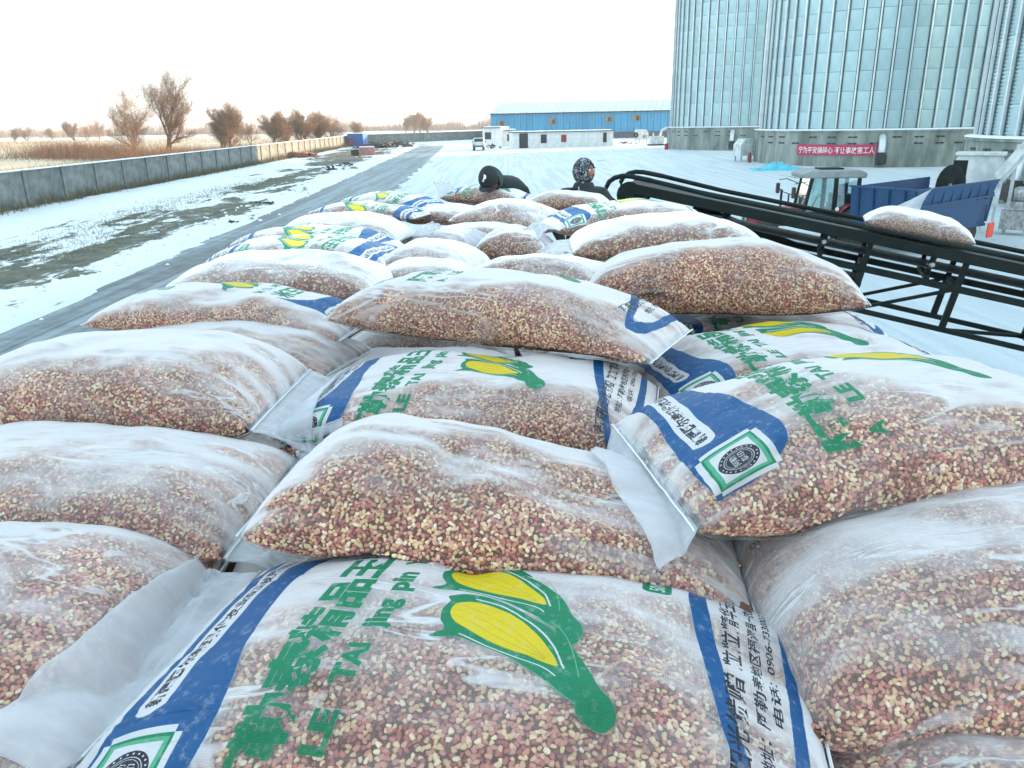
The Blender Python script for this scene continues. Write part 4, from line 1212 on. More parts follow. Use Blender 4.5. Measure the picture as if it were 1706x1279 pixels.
# ------------------------------------------------------------------ sack materials
def film_mat(name, printed, k0=0.075, opaque_corn=False, tail=False):
    m, nt, out = new_mat(name)
    L = nt.links.new
    geo = nt.nodes.new('ShaderNodeNewGeometry')
    uvn = nt.nodes.new('ShaderNodeUVMap')
    tc = nt.nodes.new('ShaderNodeTexCoord')
    oi = nt.nodes.new('ShaderNodeObjectInfo')
    dt = nt.nodes.new('ShaderNodeVectorMath'); dt.operation = 'DOT_PRODUCT'
    L(geo.outputs['Normal'], dt.inputs[0]); L(geo.outputs['Incoming'], dt.inputs[1])
    nv = math_n(nt, 'MAXIMUM', math_n(nt, 'ABSOLUTE', dt.outputs['Value']), 0.07)
    # places where the cloth stands off the corn: soft sheets and thin creases drawn along the sack
    rv = nt.nodes.new('ShaderNodeCombineXYZ'); L(math_n(nt, 'MULTIPLY', oi.outputs['Random'], 37.0), rv.inputs[2])
    va = nt.nodes.new('ShaderNodeVectorMath'); va.operation = 'ADD'
    L(tc.outputs['Object'], va.inputs[0]); L(rv.outputs[0], va.inputs[1])
    co = va.outputs[0]
    big = tex_noise(nt, mapping(nt, co, (1.0, 2.4, 1.5)), 2.6, 5, 0.6, 0.5)
    lift = remap(nt, big, .50, .68)
    st = tex_noise(nt, mapping(nt, co, (1.2, 5.0, 3.0), (0, 0, .35)), 1.7, 3, 0.5, 1.2)
    cre = remap(nt, math_n(nt, 'ABSOLUTE', math_n(nt, 'SUBTRACT', st, .5)), 0.0, 0.035, 1.0, 0.0)
    cre = math_n(nt, 'MULTIPLY', cre, remap(nt, tex_noise(nt, co, 3.1, 3), .48, .62))
    sepN = nt.nodes.new('ShaderNodeSeparateXYZ'); L(geo.outputs['Normal'], sepN.inputs[0])
    k = math_n(nt, 'ADD', k0, math_n(nt, 'MULTIPLY', lift, 0.13))
    k = math_n(nt, 'MULTIPLY', k, remap(nt, tex_noise(nt, mapping(nt, co, (1, 2, 2)), 7.5, 6, .7, .6), .30, .70, .5, 1.35))
    k = math_n(nt, 'ADD', k, math_n(nt, 'MULTIPLY', cre, 0.4))
    att = nt.nodes.new('ShaderNodeAttribute'); att.attribute_name = 'lift'
    k = math_n(nt, 'ADD', k, math_n(nt, 'MULTIPLY', att.outputs['Fac'], 0.6))
    white = (0.84, 0.85, 0.87)
    col = nt.nodes.new('ShaderNodeRGB'); col.outputs[0].default_value = (*white, 1)
    col = col.outputs[0]
    tcol = (0.97, 0.97, 0.97)
    if printed:
        ti = nt.nodes.new('ShaderNodeTexImage'); ti.image = img; ti.extension = 'CLIP'; ti.interpolation = 'Linear'
        L(uvn.outputs[0], ti.inputs[0])
        a = ti.outputs['Alpha']
        wear = remap(nt, tex_noise(nt, co, 60, 4, .7), .25, .48, .72, 1.0)
        a = math_n(nt, 'MULTIPLY', a, wear)
        col = mix_col(nt, a, white, ti.outputs['Color'])
        k = math_n(nt, 'ADD', k, math_n(nt, 'MULTIPLY', a, 0.55))
        tint = mix_col(nt, .35, ti.outputs['Color'], (1, 1, 1))
        tcol = mix_col(nt, a, (.97, .97, .97), tint)
    # woven tape: a fine grid
    w1 = nt.nodes.new('ShaderNodeTexWave'); w1.wave_type = 'BANDS'; w1.bands_direction = 'X'; w1.inputs['Scale'].default_value = 1.0
    w2 = nt.nodes.new('ShaderNodeTexWave'); w2.wave_type = 'BANDS'; w2.bands_direction = 'Y'; w2.inputs['Scale'].default_value = 1.0
    uvs = mapping(nt, uvn.outputs[0], (62, 96, 1))
    L(uvs, w1.inputs[0]); L(uvs, w2.inputs[0])
    weave = math_n(nt, 'MULTIPLY', w1.outputs['Fac'], w2.outputs['Fac'])
    k = math_n(nt, 'MULTIPLY', k, math_n(nt, 'MULTIPLY_ADD', weave, 0.5, 0.82))
    # low on the flanks the weight of the corn presses it tight against the cloth
    at2 = nt.nodes.new('ShaderNodeAttribute'); at2.attribute_name = 'cling'
    cl = at2.outputs['Fac']
    k = math_n(nt, 'MULTIPLY', k, math_n(nt, 'MULTIPLY', cl, math_n(nt, 'MULTIPLY_ADD', oi.outputs['Random'], .9, .6)))
    T = math_n(nt, 'EXPONENT', math_n(nt, 'MULTIPLY', math_n(nt, 'DIVIDE', k, math_n(nt, 'POWER', nv, math_n(nt, 'MULTIPLY_ADD', cl, 2.7, .4))), -1.0))
    fine = tex_noise(nt, mapping(nt, co, (1, 4, 2)), 9, 5, .6)
    hgt = math_n(nt, 'ADD', math_n(nt, 'MULTIPLY', weave, .06), math_n(nt, 'MULTIPLY', fine, .5))
    hgt = math_n(nt, 'ADD', hgt, math_n(nt, 'MULTIPLY', cre, .25))
    if not opaque_corn:
        p = nt.nodes.new('ShaderNodeBsdfPrincipled')
        L(col, p.inputs['Base Color'])
        p.inputs['Roughness'].default_value = .42
        p.inputs['Specular IOR Level'].default_value = .45
        L(bump(nt, hgt, .7, .018), p.inputs['Normal'])
        tl = nt.nodes.new('ShaderNodeBsdfTranslucent'); L(col, tl.inputs[0])
        m1 = nt.nodes.new('ShaderNodeMixShader'); m1.inputs[0].default_value = .28
        L(p.outputs[0], m1.inputs[1]); L(tl.outputs[0], m1.inputs[2])
        tp = nt.nodes.new('ShaderNodeBsdfTransparent')
        if isinstance(tcol, tuple): tp.inputs[0].default_value = (*tcol, 1)
        else: L(tcol, tp.inputs[0])
        m2 = nt.nodes.new('ShaderNodeMixShader')
        L(T, m2.inputs[0]); L(m1.outputs[0], m2.inputs[1]); L(tp.outputs[0], m2.inputs[2])
        L(m2.outputs[0], out.inputs[0])
    else:
        # far sacks: the kernels are a relief pressed against the cloth
        vo = nt.nodes.new('ShaderNodeTexVoronoi'); vo.inputs['Scale'].default_value = 92
        L(mapping(nt, co, (1, 1, 1)), vo.inputs['Vector'])
        sp = nt.nodes.new('ShaderNodeSeparateColor'); L(vo.outputs['Color'], sp.inputs[0])
        kc = kernel_ramp(nt, sp.outputs[0])
        gap = remap(nt, vo.outputs['Distance'], .25, .62, 1.0, .22)
        kc = mix_col(nt, gap, (.05, .02, .012), kc)
        T2 = math_n(nt, 'MULTIPLY', T, remap(nt, T, 0, 1, .75, 1.0))
        if printed: kc = mix_col(nt, a, kc, mix_col(nt, .35, ti.outputs['Color'], kc))
        cc = mix_col(nt, T2, col, kc)
        p = nt.nodes.new('ShaderNodeBsdfPrincipled')
        L(cc, p.inputs['Base Color']); p.inputs['Roughness'].default_value = .45
        h2 = math_n(nt, 'ADD', math_n(nt, 'MULTIPLY', math_n(nt, 'MULTIPLY', vo.outputs['Distance'], -.45), T2), hgt)
        L(bump(nt, h2, .5, .012), p.inputs['Normal'])
        L(p.outputs[0], out.inputs[0])
    return m

def kernel_ramp(nt, v):
    r_ = nt.nodes.new('ShaderNodeValToRGB')
    cr = r_.color_ramp
    cr.interpolation = 'CONSTANT'
    cols = [(.35, .11, .085), (.44, .19, .135), (.55, .32, .19), (.26, .08, .065), (.62, .44, .26), (.39, .145, .11), (.52, .29, .19), (.68, .54, .37), (.45, .20, .15), (.57, .39, .20)]
    while len(cr.elements) < len(cols): cr.elements.new(.5)
    for i, c in enumerate(cols):
        cr.elements[i].position = i / len(cols)
        cr.elements[i].color = (*c, 1)
    nt.links.new(v, r_.inputs[0])
    return r_.outputs[0]

def kernel_mat():
    m, nt, out = new_mat('corn_kernel')
    oi = nt.nodes.new('ShaderNodeObjectInfo')
    geo = nt.nodes.new('ShaderNodeNewGeometry')
    tc = nt.nodes.new('ShaderNodeTexCoord')
    c = kernel_ramp(nt, oi.outputs['Random'])
    # the germ end of every kernel is paler
    sp = nt.nodes.new('ShaderNodeSeparateXYZ'); nt.links.new(tc.outputs['Object'], sp.inputs[0])
    patch = tex_noise(nt, geo.outputs['Position'], 9.0, 3)
    hs = nt.nodes.new('ShaderNodeHueSaturation')
    nt.links.new(math_n(nt, 'MULTIPLY_ADD', patch, 1.3, .55), hs.inputs['Value'])
    nt.links.new(c, hs.inputs['Color'])
    p = nt.nodes.new('ShaderNodeBsdfPrincipled')
    nt.links.new(hs.outputs[0], p.inputs['Base Color'])
    p.inputs['Roughness'].default_value = .34
    p.inputs['Specular IOR Level'].default_value = .5
    nt.links.new(p.outputs[0], out.inputs[0])
    return m

M['film_print'] = film_mat('printed_woven_film', True)
M['film_plain'] = film_mat('plain_woven_film', False)
M['far_print'] = film_mat('printed_sack_cloth', True, opaque_corn=True, k0=.07)
M['far_plain'] = film_mat('plain_sack_cloth', False, opaque_corn=True, k0=.07)
M['kernel'] = kernel_mat()
M['core'] = pm('corn_core', (.20, .10, .065), (.10, .05, .035), 60, .9, bmp=.5, bscale=90)
M['stitch'] = pm('white_thread', (.80, .80, .80), (.70, .70, .70), 20, .7)

def mouth_mat():
    m, nt, out = new_mat('empty_sack_mouth_film')
    L = nt.links.new
    geo = nt.nodes.new('ShaderNodeNewGeometry'); tc = nt.nodes.new('ShaderNodeTexCoord')
    dt = nt.nodes.new('ShaderNodeVectorMath'); dt.operation = 'DOT_PRODUCT'
    L(geo.outputs['Normal'], dt.inputs[0]); L(geo.outputs['Incoming'], dt.inputs[1])
    nv = math_n(nt, 'MAXIMUM', math_n(nt, 'ABSOLUTE', dt.outputs['Value']), 0.1)
    n = tex_noise(nt, mapping(nt, tc.outputs['Object'], (1, 3, 1)), 6, 4)
    T = math_n(nt, 'EXPONENT', math_n(nt, 'MULTIPLY', math_n(nt, 'DIVIDE', math_n(nt, 'MULTIPLY_ADD', n, .7, .10), nv), -1.0))
    p = nt.nodes.new('ShaderNodeBsdfPrincipled'); p.inputs['Base Color'].default_value = (.80, .82, .85, 1); p.inputs['Roughness'].default_value = .38
    L(bump(nt, tex_noise(nt, mapping(nt, tc.outputs['Object'], (2, 9, 2)), 5, 5), .5, .01), p.inputs['Normal'])
    tl = nt.nodes.new('ShaderNodeBsdfTranslucent'); tl.inputs[0].default_value = (.80, .82, .86, 1)
    m1 = nt.nodes.new('ShaderNodeMixShader'); m1.inputs[0].default_value = .4
    L(p.outputs[0], m1.inputs[1]); L(tl.outputs[0], m1.inputs[2])
    tp = nt.nodes.new('ShaderNodeBsdfTransparent')
    m2 = nt.nodes.new('ShaderNodeMixShader')
    L(T, m2.inputs[0]); L(m1.outputs[0], m2.inputs[1]); L(tp.outputs[0], m2.inputs[2])
    L(m2.outputs[0], out.inputs[0])
    return m
M['mouth'] = mouth_mat()

# ------------------------------------------------------------------ corn kernels: wedge shaped seeds, scattered by geometry nodes
def kernel_mesh(i):
    rr = random.Random(40 + i)
    mb = MB(); n = 7
    rings = [(-1, .30, .45), (-.75, .62, .8), (-.1, .92, 1.0), (.6, 1.0, .95), (.9, .72, .6)]
    vs = []
    for x, w, h in rings:
        for k in range(n):
            a = 2 * PI * k / n
            vs.append((x * .0056, w * .0047 * math.cos(a) * (1 + rr.gauss(0, .05)), h * .0026 * math.sin(a)))
    f = [(j * n + k, j * n + (k + 1) % n, (j + 1) * n + (k + 1) % n, (j + 1) * n + k) for j in range(4) for k in range(n)]
    f += [tuple(reversed(range(n))), tuple(range(4 * n, 5 * n))]
    mb.add(vs, f)
    return mb.mesh('kernel', M['kernel'], True)
k_obj = []
for i in range(1):
    o = bpy.data.objects.new('kernel', kernel_mesh(i))
    k_obj.append(o)

def kernel_nodes(density):
    g = bpy.data.node_groups.new('kernels', 'GeometryNodeTree')
    g.interface.new_socket('Geometry', in_out='INPUT', socket_type='NodeSocketGeometry')
    g.interface.new_socket('Geometry', in_out='OUTPUT', socket_type='NodeSocketGeometry')
    N = g.nodes.new; L = g.links.new
    gi, go = N('NodeGroupInput'), N('NodeGroupOutput')
    nrm = N('GeometryNodeInputNormal')
    sp = N('ShaderNodeSeparateXYZ'); L(nrm.outputs[0], sp.inputs[0])
    cmp_ = N('FunctionNodeCompare'); cmp_.operation = 'GREATER_THAN'; cmp_.inputs[1].default_value = -.85
    L(sp.outputs[2], cmp_.inputs[0])
    ds = N('GeometryNodeDistributePointsOnFaces'); ds.distribute_method = 'POISSON'
    ds.inputs['Distance Min'].default_value = .0047
    ds.inputs['Density Max'].default_value = density
    L(gi.outputs[0], ds.inputs['Mesh']); L(cmp_.outputs[0], ds.inputs['Selection'])
    oi = N('GeometryNodeObjectInfo'); oi.inputs[0].default_value = k_obj[0]
    inst = N('GeometryNodeInstanceOnPoints')
    L(ds.outputs['Points'], inst.inputs['Points']); L(oi.outputs['Geometry'], inst.inputs['Instance'])
    rot = N('FunctionNodeRotateRotation') if hasattr(bpy.types, 'FunctionNodeRotateRotation') else None
    rv = N('FunctionNodeRandomValue'); rv.data_type = 'FLOAT_VECTOR'
    rv.inputs[0].default_value = (-.5, -.45, 0); rv.inputs[1].default_value = (.5, .45, 6.283)
    e2r = N('FunctionNodeEulerToRotation'); L(rv.outputs[0], e2r.inputs[0])
    rot.rotation_space = 'LOCAL'
    L(ds.outputs['Rotation'], rot.inputs[0]); L(e2r.outputs[0], rot.inputs[1])
    L(rot.outputs[0], inst.inputs['Rotation'])
    rs = N('FunctionNodeRandomValue'); rs.data_type = 'FLOAT'
    rs.inputs[2].default_value = .60; rs.inputs[3].default_value = .95; rs.inputs['Seed'].default_value = 3
    L(rs.outputs[1], inst.inputs['Scale'])
    j = N('GeometryNodeJoinGeometry'); L(inst.outputs[0], j.inputs[0]); L(gi.outputs[0], j.inputs[0])
    L(j.outputs[0], go.inputs[0])
    return g
KN = kernel_nodes(48000)

# ------------------------------------------------------------------ sacks
def sg(v, p): return math.copysign(abs(v) ** p, v)
def sack_shape(L, W, T, seed, nu=80, nv=88, ears=.06, sag=.03, arch=0.0, bend=0.0, roll=0.0, taper=(1, 1), dents=(), lump=1.0):
    """returns vertices, faces, uvs, lift of a filled sack lying along x; u=-1 is the stitched mouth end"""
    vs, lift, cling = [], [], []
    V = Vector
    # equal steps of cloth round the section
    A_ = np.linspace(-PI / 2, -PI / 2 - 2 * PI, 721)
    yy_ = W / 2 * np.sign(np.cos(A_)) * np.abs(np.cos(A_)) ** .72
    zz_ = T / 2 * np.sign(np.sin(A_)) * np.abs(np.sin(A_)) ** .86
    s_ = np.concatenate([[0], np.cumsum(np.hypot(np.diff(yy_), np.diff(zz_)))])
    ang_ = np.interp(np.linspace(0, s_[-1], nv + 1), s_, A_)
    for i in range(nu + 1):
        u = -1 + 2 * i / nu
        u = math.copysign(1 - (1 - abs(u)) ** 1.25, u)
        tp = taper[0] if u < 0 else taper[1]
        au = abs(u)
        h = max(.004, T / 2 * max(0, 1 - au ** (3.6 * tp)) ** (.60))
        w = W / 2 * (.90 + ears * au ** 3 - .10 * max(0, au - .9) / .1 * (1 - ears * 6) + .05 * (1 - au ** 2))
        x = L / 2 * u * (1 - .0)
        for j in range(nv):
            a = ang_[j]           # start underneath, go over the near side (y<0), top, far side
            c, s = math.cos(a), math.sin(a)
            e = 1 - .35 * au ** 4
            y = w * sg(c, .72 * e + .28 * (1 - e) )
            z = h * sg(s, .86)
            if s < 0: z *= .80
            # slumped sides
            p = V((x * 2.2 + seed * 3.1, y * 2.6, z * 3 + seed))
            l1 = noise.noise(p * 1.1); l2 = noise.noise(p * 2.6 + V((5, 2, 1)))
            k = (1 - au ** 6)
            dz = lump * (.024 * l1 + .012 * l2 + .005 * noise.noise(p * 6.0)) * k * (1 if s > 0 else .3)
            dy = lump * .014 * noise.noise(p * 1.3 + V((9, 1, 4)))
            # puckers running in from the stitched ends
            wr = max(0, (au - .52) / .48) ** 1.3
            ph = noise.noise(V((j / nv * 26.0, u * 1.2 + seed, seed * 2.0)))
            ph2 = noise.noise(V((j / nv * 9.0 + 4, u * .9 + seed, seed)))
            pk = wr * (1 - au ** 14) * (.014 * ph + .016 * ph2)
            # long creases
            cr = noise.noise(V((x * 1.4 + seed * 5, (c * 1.1 + s) * 5.5, seed)))
            cz = -.006 * max(0, 1 - abs(cr) / .10) * (.4 + .6 * max(0, noise.noise(V((x * 3, seed, s * 2)))))
            lf = max(0, ph) * wr * .7
            cl = min(1.0, max(.22, .22 + .78 * (s + .35) / .85))
            rad = V((0, c, s * .8))
            q = V((x, y + dy, z + dz)) + rad * (pk + cz)
            if s > -.2:
                for (du, dv, amp, ru, rv_) in dents:
                    vv = y / (W / 2)
                    d2 = ((u - du) / ru) ** 2 + ((vv - dv) / rv_) ** 2
                    if d2 < 6: q.z -= amp * math.exp(-d2)
            q.z += arch * (1 - u * u) - sag * au ** 2.2
            q.y += bend * (1 - u * u)
            vs.append(q); lift.append(lf); cling.append(cl)
    fs, uvs = [], []
    for i in range(nu):
        for j in range(nv):
            j2 = (j + 1) % nv
            fs.append((i * nv + j, (i + 1) * nv + j, (i + 1) * nv + j2, i * nv + j2))
            U0, U1 = 1 - i / nu, 1 - (i + 1) / nu
            # X: 0 at the near seam (a=-pi), 1 at the far seam
            def X(jj): return (jj / nv - .25) * 2
            def Yv(ii):
                u = -1 + 2 * ii / nu
                u = math.copysign(1 - (1 - abs(u)) ** 1.25, u)
                return (1 - u) / 2
            for (ii, jj) in ((i, j), (i + 1, j), (i + 1, j + 1), (i, j + 1)):
                uvs.append((X(jj) + roll, Yv(ii)))
    fs += [tuple(range(nv - 1, -1, -1)), tuple(nu * nv + j for j in range(nv))]
    uvs += [(5, 5)] * (2 * nv)
    return vs, fs, uvs, (lift, cling)

def mesh_from(name, vs, fs, uvs, lift, mat):
    me = bpy.data.meshes.new(name)
    me.from_pydata([v[:] for v in vs], [], fs)
    me.materials.append(mat)
    me.polygons.foreach_set('use_smooth', [True] * len(me.polygons))
    uvl = me.uv_layers.new(name='UVMap')
    uvl.data.foreach_set('uv', np.array(uvs, np.float32).ravel())
    at_ = me.attributes.new('lift', 'FLOAT', 'POINT')
    at_.data.foreach_set('value', np.array(lift[0], np.float32))
    at2 = me.attributes.new('cling', 'FLOAT', 'POINT')
    at2.data.foreach_set('value', np.array(lift[1], np.float32))
    me.update()
    return me

placed = []   # world-space BVHs of sacks already lying
def support(x, y, z):
    best = None
    for b in placed:
        h = b.ray_cast(Vector((x, y, z + 1.2)), Vector((0, 0, -1)))
        if h[0] is not None and (best is None or h[0].z > best): best = h[0].z
    return best

def sack(label, pl, pr, d, W=.50, T=.23, printed=False, flip=False, roll=0.0, seed=1, mouth=None, near=True, tilt=0.0,
         group='sacks of corn heaped on the truck', nu=80, nv=88, d2=None, Lx=None, press=True, **kw):
    """pl, pr: the sack's two ends as seen in the photograph, d: metres below the lens of its centre line"""
    a = at(*pl, CAM_H - d); b = at(*pr, CAM_H - (d2 if d2 is not None else d))
    if Lx:
        c_ = (a + b) / 2; dd = (b - a).normalized() * Lx / 2; a, b = c_ - dd, c_ + dd
    c = (a + b) / 2
    L = (b - a).length
    rz = math.atan2(b.y - a.y, b.x - a.x)
    pitch = -math.asin((b.z - a.z) / L)
    if flip: rz += PI; pitch = -pitch
    t = thing('corn_sack', label, 'sack', c, rz, group)
    t.rotation_euler = (tilt, pitch, rz)
    vs, fs, uvs, lift = sack_shape(L, W, T, seed, nu, nv, roll=roll, **kw)
    Mw = Matrix.Translation(c) @ t.rotation_euler.to_matrix().to_4x4()
    Mi = Mw.inverted()
    # lie on what is underneath
    if press and placed:
        for i, v in enumerate(vs):
            a_i = (i % nv) / nv
            if .26 < a_i < .74: continue
            w = Mw @ v
            s_ = support(w.x, w.y, w.z)
            if s_ is not None:
                lo = s_ + .004
                if w.z < lo:
                    dz = lo - w.z
                    dz = min(dz, max(0, (kw.get('arch', 0) - .01) - v.z))
                    w.z += dz
                    vs[i] = Mi @ w
    wvs = [Mw @ v for v in vs]
    placed.append(BVHTree.FromPolygons([v[:] for v in wvs], [f for f in fs if len(f) == 4]))
    mat = M[('film_' if near else 'far_') + ('print' if printed else 'plain')]
    me = mesh_from('woven_cloth', vs, fs, uvs, lift, mat)
    link('woven_cloth', me, t)
    if near:
        # the corn inside: a core a few millimetres in, its surface packed with kernels
        bm = bmesh.new(); bm.from_mesh(me)
        bm.normal_update()
        off = []
        for v in bm.verts:
            au_ = abs(v.co.x) / (L / 2)
            off.append(v.co - v.normal * .0075 * max(.15, 1 - au_ ** 40))
        for v, o_ in zip(bm.verts, off): v.co = o_
        bmesh.ops.delete(bm, geom=[v for v in bm.verts if abs(v.co.x) > .985 * L / 2], context='VERTS')
        me2 = bpy.data.meshes.new('corn_kernels'); bm.to_mesh(me2); bm.free()
        me2.materials.clear(); me2.materials.append(M['core'])
        k = link('corn_kernels', me2, t)
        md = k.modifiers.new('kernels', 'NODES'); md.node_group = KN
        tag(k, kind='stuff')
    # stitched seam threads at both ends
    def seam(i0):
        ring = [vs[i0 * nv + j] for j in range(nv)]
        top = [ring[j] for j in range(nv // 4, 3 * nv // 4 + 1)]
        sgn = 1 if i0 else -1
        return [p + Vector((sgn * .004, 0, .003)) for p in top]
    for i0 in (0, nu):
        pts = seam(i0)
        if near: MB().tube(pts[::3], .0022, 4).build('seam_thread', M['stitch'], t)
    # the empty mouth of the sack beyond the stitching
    if mouth:
        ln, wd, rise, droop, skew = mouth
        n1, n2 = 18, 44
        ring = [vs[j] for j in range(nv // 4, 3 * nv // 4 + 1)]
        m_vs = []
        for i in range(n1 + 1):
            f = i / n1
            for j in range(n2 + 1):
                g_ = j / n2
                k_ = g_ * (len(ring) - 1)
                q = ring[int(k_)].lerp(ring[min(int(k_) + 1, len(ring) - 1)], k_ - int(k_))
                ctr = (ring[0] + ring[-1]) / 2
                y = ctr.y + (q.y - ctr.y) * (1 + (wd - 1) * f) + skew * f
                x = q.x - ln * f * (1 + .10 * fbm(g_ * 3 + seed, f, 2) + .22 * (g_ - .5))
                z = q.z + rise * math.sin(min(1, f * 1.2) * PI / 2) * (1 - .3 * g_) - droop * f ** 2 + f * (.026 * fbm(g_ * 5 + seed, f * 2.2, 1.0) + .022 * abs(fbm(g_ * 9, f * 4 + seed, 3.0)) + .010 * fbm(g_ * 24 + seed, f * 2.0, 5.0))
                p = Vector((x, y, z))
                w = Mw @ p
                s_ = None
                for b_ in placed:
                    h = b_.ray_cast(Vector((w.x, w.y, w.z + .8)), Vector((0, 0, -1)))
                    if h[0] is not None and (s_ is None or h[0].z > s_): s_ = h[0].z
                if s_ is not None and w.z < s_ + .006 and s_ - w.z < .25:
                    w.z = s_ + .006 + .008 * f
                    p = Mi @ w
                m_vs.append(p)
        mb = MB().add(m_vs, [(i * (n2 + 1) + j, i * (n2 + 1) + j + 1, (i + 1) * (n2 + 1) + j + 1, (i + 1) * (n2 + 1) + j) for i in range(n1) for j in range(n2)])
        mo = mb.build('sack_mouth', M['mouth'], t, smooth=True)
        sf = mo.modifiers.new('double_layer', 'SOLIDIFY'); sf.thickness = .003
    return t
# ------------------------------------------------------------------ the truck under the load
TRZ = R(4.4)
tk = thing('cargo_truck', 'long high-sided cargo truck carrying the heap of corn sacks', 'truck', (-.15, 0, 0), TRZ)
BW = 1.42
M['truck_paint'] = pm('dull_truck_paint', (.05, .12, .16), (.04, .08, .10), 1, .55, vary=.05)
MB().box((0, 1.7, 3.02), (2 * BW, 9.4, .08)).build('load_floor', M['wood'], tk)
MB().box((0, 7.4, 2.27), (2 * BW, 2.2, .08)).build('rear_floor', M['wood'], tk)
MB().box((0, 2.7, 1.2), (2 * BW, 11.6, .18)).build('chassis_bed', M['truck_paint'], tk)
MB().box((0, 6.38, 2.65), (2 * BW, .05, .8)).build('step_board', M['wood'], tk)
for s in (-1, 1):
    sb = MB().box((s * BW, 1.7, 2.15), (.05, 9.4, 1.85)).build('side_board', M['truck_paint'], tk)
    for k in range(13): MB().box((s * (BW + .05), -2.7 + k * .74, 2.15), (.06, .09, 1.85)).build('rib', M['truck_paint'], sb)
    MB().box((s * BW, 7.5, 1.75), (.05, 2.1, 1.05)).build('side_board', M['truck_paint'], tk)
    for y in (-1.4, -.2, 1.0, 5.6, 6.8):
        MB().lathe([(0, -.15), (.3, -.15), (.5, -.14), (.53, -.08), (.53, .08), (.5, .14), (.3, .15), (0, .15)], (s * (BW - .25), y, .53), 24, Matrix.Rotation(PI / 2, 4, 'Y')).build('wheel', M['rubber'], tk, smooth=True)
MB().box((0, -3.02, 2.1), (2 * BW, .05, 1.9)).build('front_board', M['truck_paint'], tk)
MB().prism([(-5.6, .5), (-3.2, .5), (-3.2, 2.9), (-5.0, 2.9), (-5.6, 1.8)], -1.2, 1.2, Matrix(((0, 0, 1, 0), (1, 0, 0, 0), (0, 1, 0, 0), (0, 0, 0, 1)))).build('cab', M['truck_paint'], tk, bevel=.08)

# the layer of sacks below, seen only through the gaps
base_vs = sack_shape(.92, .54, .26, 3.3, 40, 44)
base_me = mesh_from('woven_cloth', *base_vs, M['far_plain'])
Mt = Matrix.Translation((-.15, 0, 0)) @ Matrix.Rotation(TRZ, 4, 'Z')
names_c = ('left', 'middle', 'right')
for r_ in range(14):
    for c in range(3):
        y = -.9 + r_ * .52 + (.06 if c == 1 else 0)
        p = Mt @ Vector(((-.95, 0, .95)[c], y, 3.30))
        t = thing('corn_sack', 'plain corn sack of the lower layer hidden under the heap', 'sack', p, TRZ + random.uniform(-.05, .05), 'lower layer of corn sacks')
        link('woven_cloth', base_me, t)
        mw = Matrix.Translation(p) @ Matrix.Rotation(TRZ, 4, 'Z')
        placed.append(BVHTree.FromPolygons([(mw @ v)[:] for v in base_vs[0]], [f for f in base_vs[1] if len(f) == 4]))

# ------------------------------------------------------------------ the heap, sack by sack (lower ones first)
FAR = dict(near=False, nu=56, nv=60)
# far rows
sack('printed corn sack at the far left corner of the heap, band to the right', (588, 334), (728, 344), .70, W=.46, T=.20, printed=True, flip=True, seed=11, **FAR)
sack('plain far corn sack right in front of the person in the patterned hood', (885, 336), (1012, 338), .72, W=.5, T=.22, seed=12, **FAR)
sack('far corn sack with its empty mouth raised below the capped person', (748, 322), (900, 336), .66, d2=.72, W=.44, T=.20, printed=True, seed=13, mouth=(.10, .9, .12, -.02, 0), **FAR)
sack('flat printed corn sack with blue tip at the left edge, behind the plain reddish one', (525, 350), (706, 354), .70, W=.44, T=.15, printed=True, flip=True, roll=-.15, seed=14, **FAR)
sack('plain far corn sack lying in the hollow behind the squat middle one', (690, 356), (800, 360), .76, W=.5, T=.18, seed=15, **FAR)
sack('squat plain corn sack with a dark hemmed edge in the far middle', (780, 356), (925, 368), .66, W=.50, T=.25, seed=16, taper=(.8, 1), **FAR)
sack('printed corn sack with blue band at the far right, beside the conveyor head', (915, 370), (1160, 358), .60, W=.48, T=.22, printed=True, seed=17, mouth=(.14, .8, .05, .10, -.05), **FAR)
sack('plain reddish corn sack in the far left row with a white mouth flap', (472, 388), (676, 390), .66, W=.48, T=.25, flip=True, seed=18, mouth=(.20, .9, .10, .04, 0), **FAR)
sack('printed corn sack almost hidden behind the left printed one, only its top showing', (402, 402), (655, 408), .66, W=.42, T=.20, printed=True, flip=True, roll=-.1, seed=19, **FAR)
sack('small printed corn sack in the far middle hollow', (722, 386), (893, 398), .74, W=.44, T=.18, printed=True, roll=-.35, seed=20, **FAR)
sack('plain corn sack below the white flap in the far middle', (690, 404), (808, 414), .76, W=.44, T=.20, seed=21, mouth=(.12, .9, .09, .02, 0), **FAR)
sack('crumpled knotted corn sack with blue corner in the middle hollow', (806, 408), (920, 414), .74, W=.40, T=.20, seed=22, lump=1.8, mouth=(.10, .6, .06, .05, 0), **FAR)
sack('plain corn sack with thick white crest, second of the right row', (950, 400), (1262, 396), .56, W=.50, T=.25, seed=23, mouth=(.15, .8, .02, .10, 0), **FAR)
sack('printed corn sack with both cobs showing, left row, band on its right', (382, 418), (660, 428), .66, W=.50, T=.20, printed=True, flip=True, seed=24, **FAR)
sack('small plain corn sack wedged in the middle behind the big printed one', (650, 434), (796, 440), .70, W=.48, T=.24, seed=25, **FAR)
sack('plain corn sack with folded white tie at its right tip', (792, 452), (1040, 472), .68, W=.44, T=.20, seed=26, **FAR)
sack('long plain corn sack with white streaked crest, left row', (302, 468), (650, 472), .66, W=.50, T=.25, seed=27, **FAR)
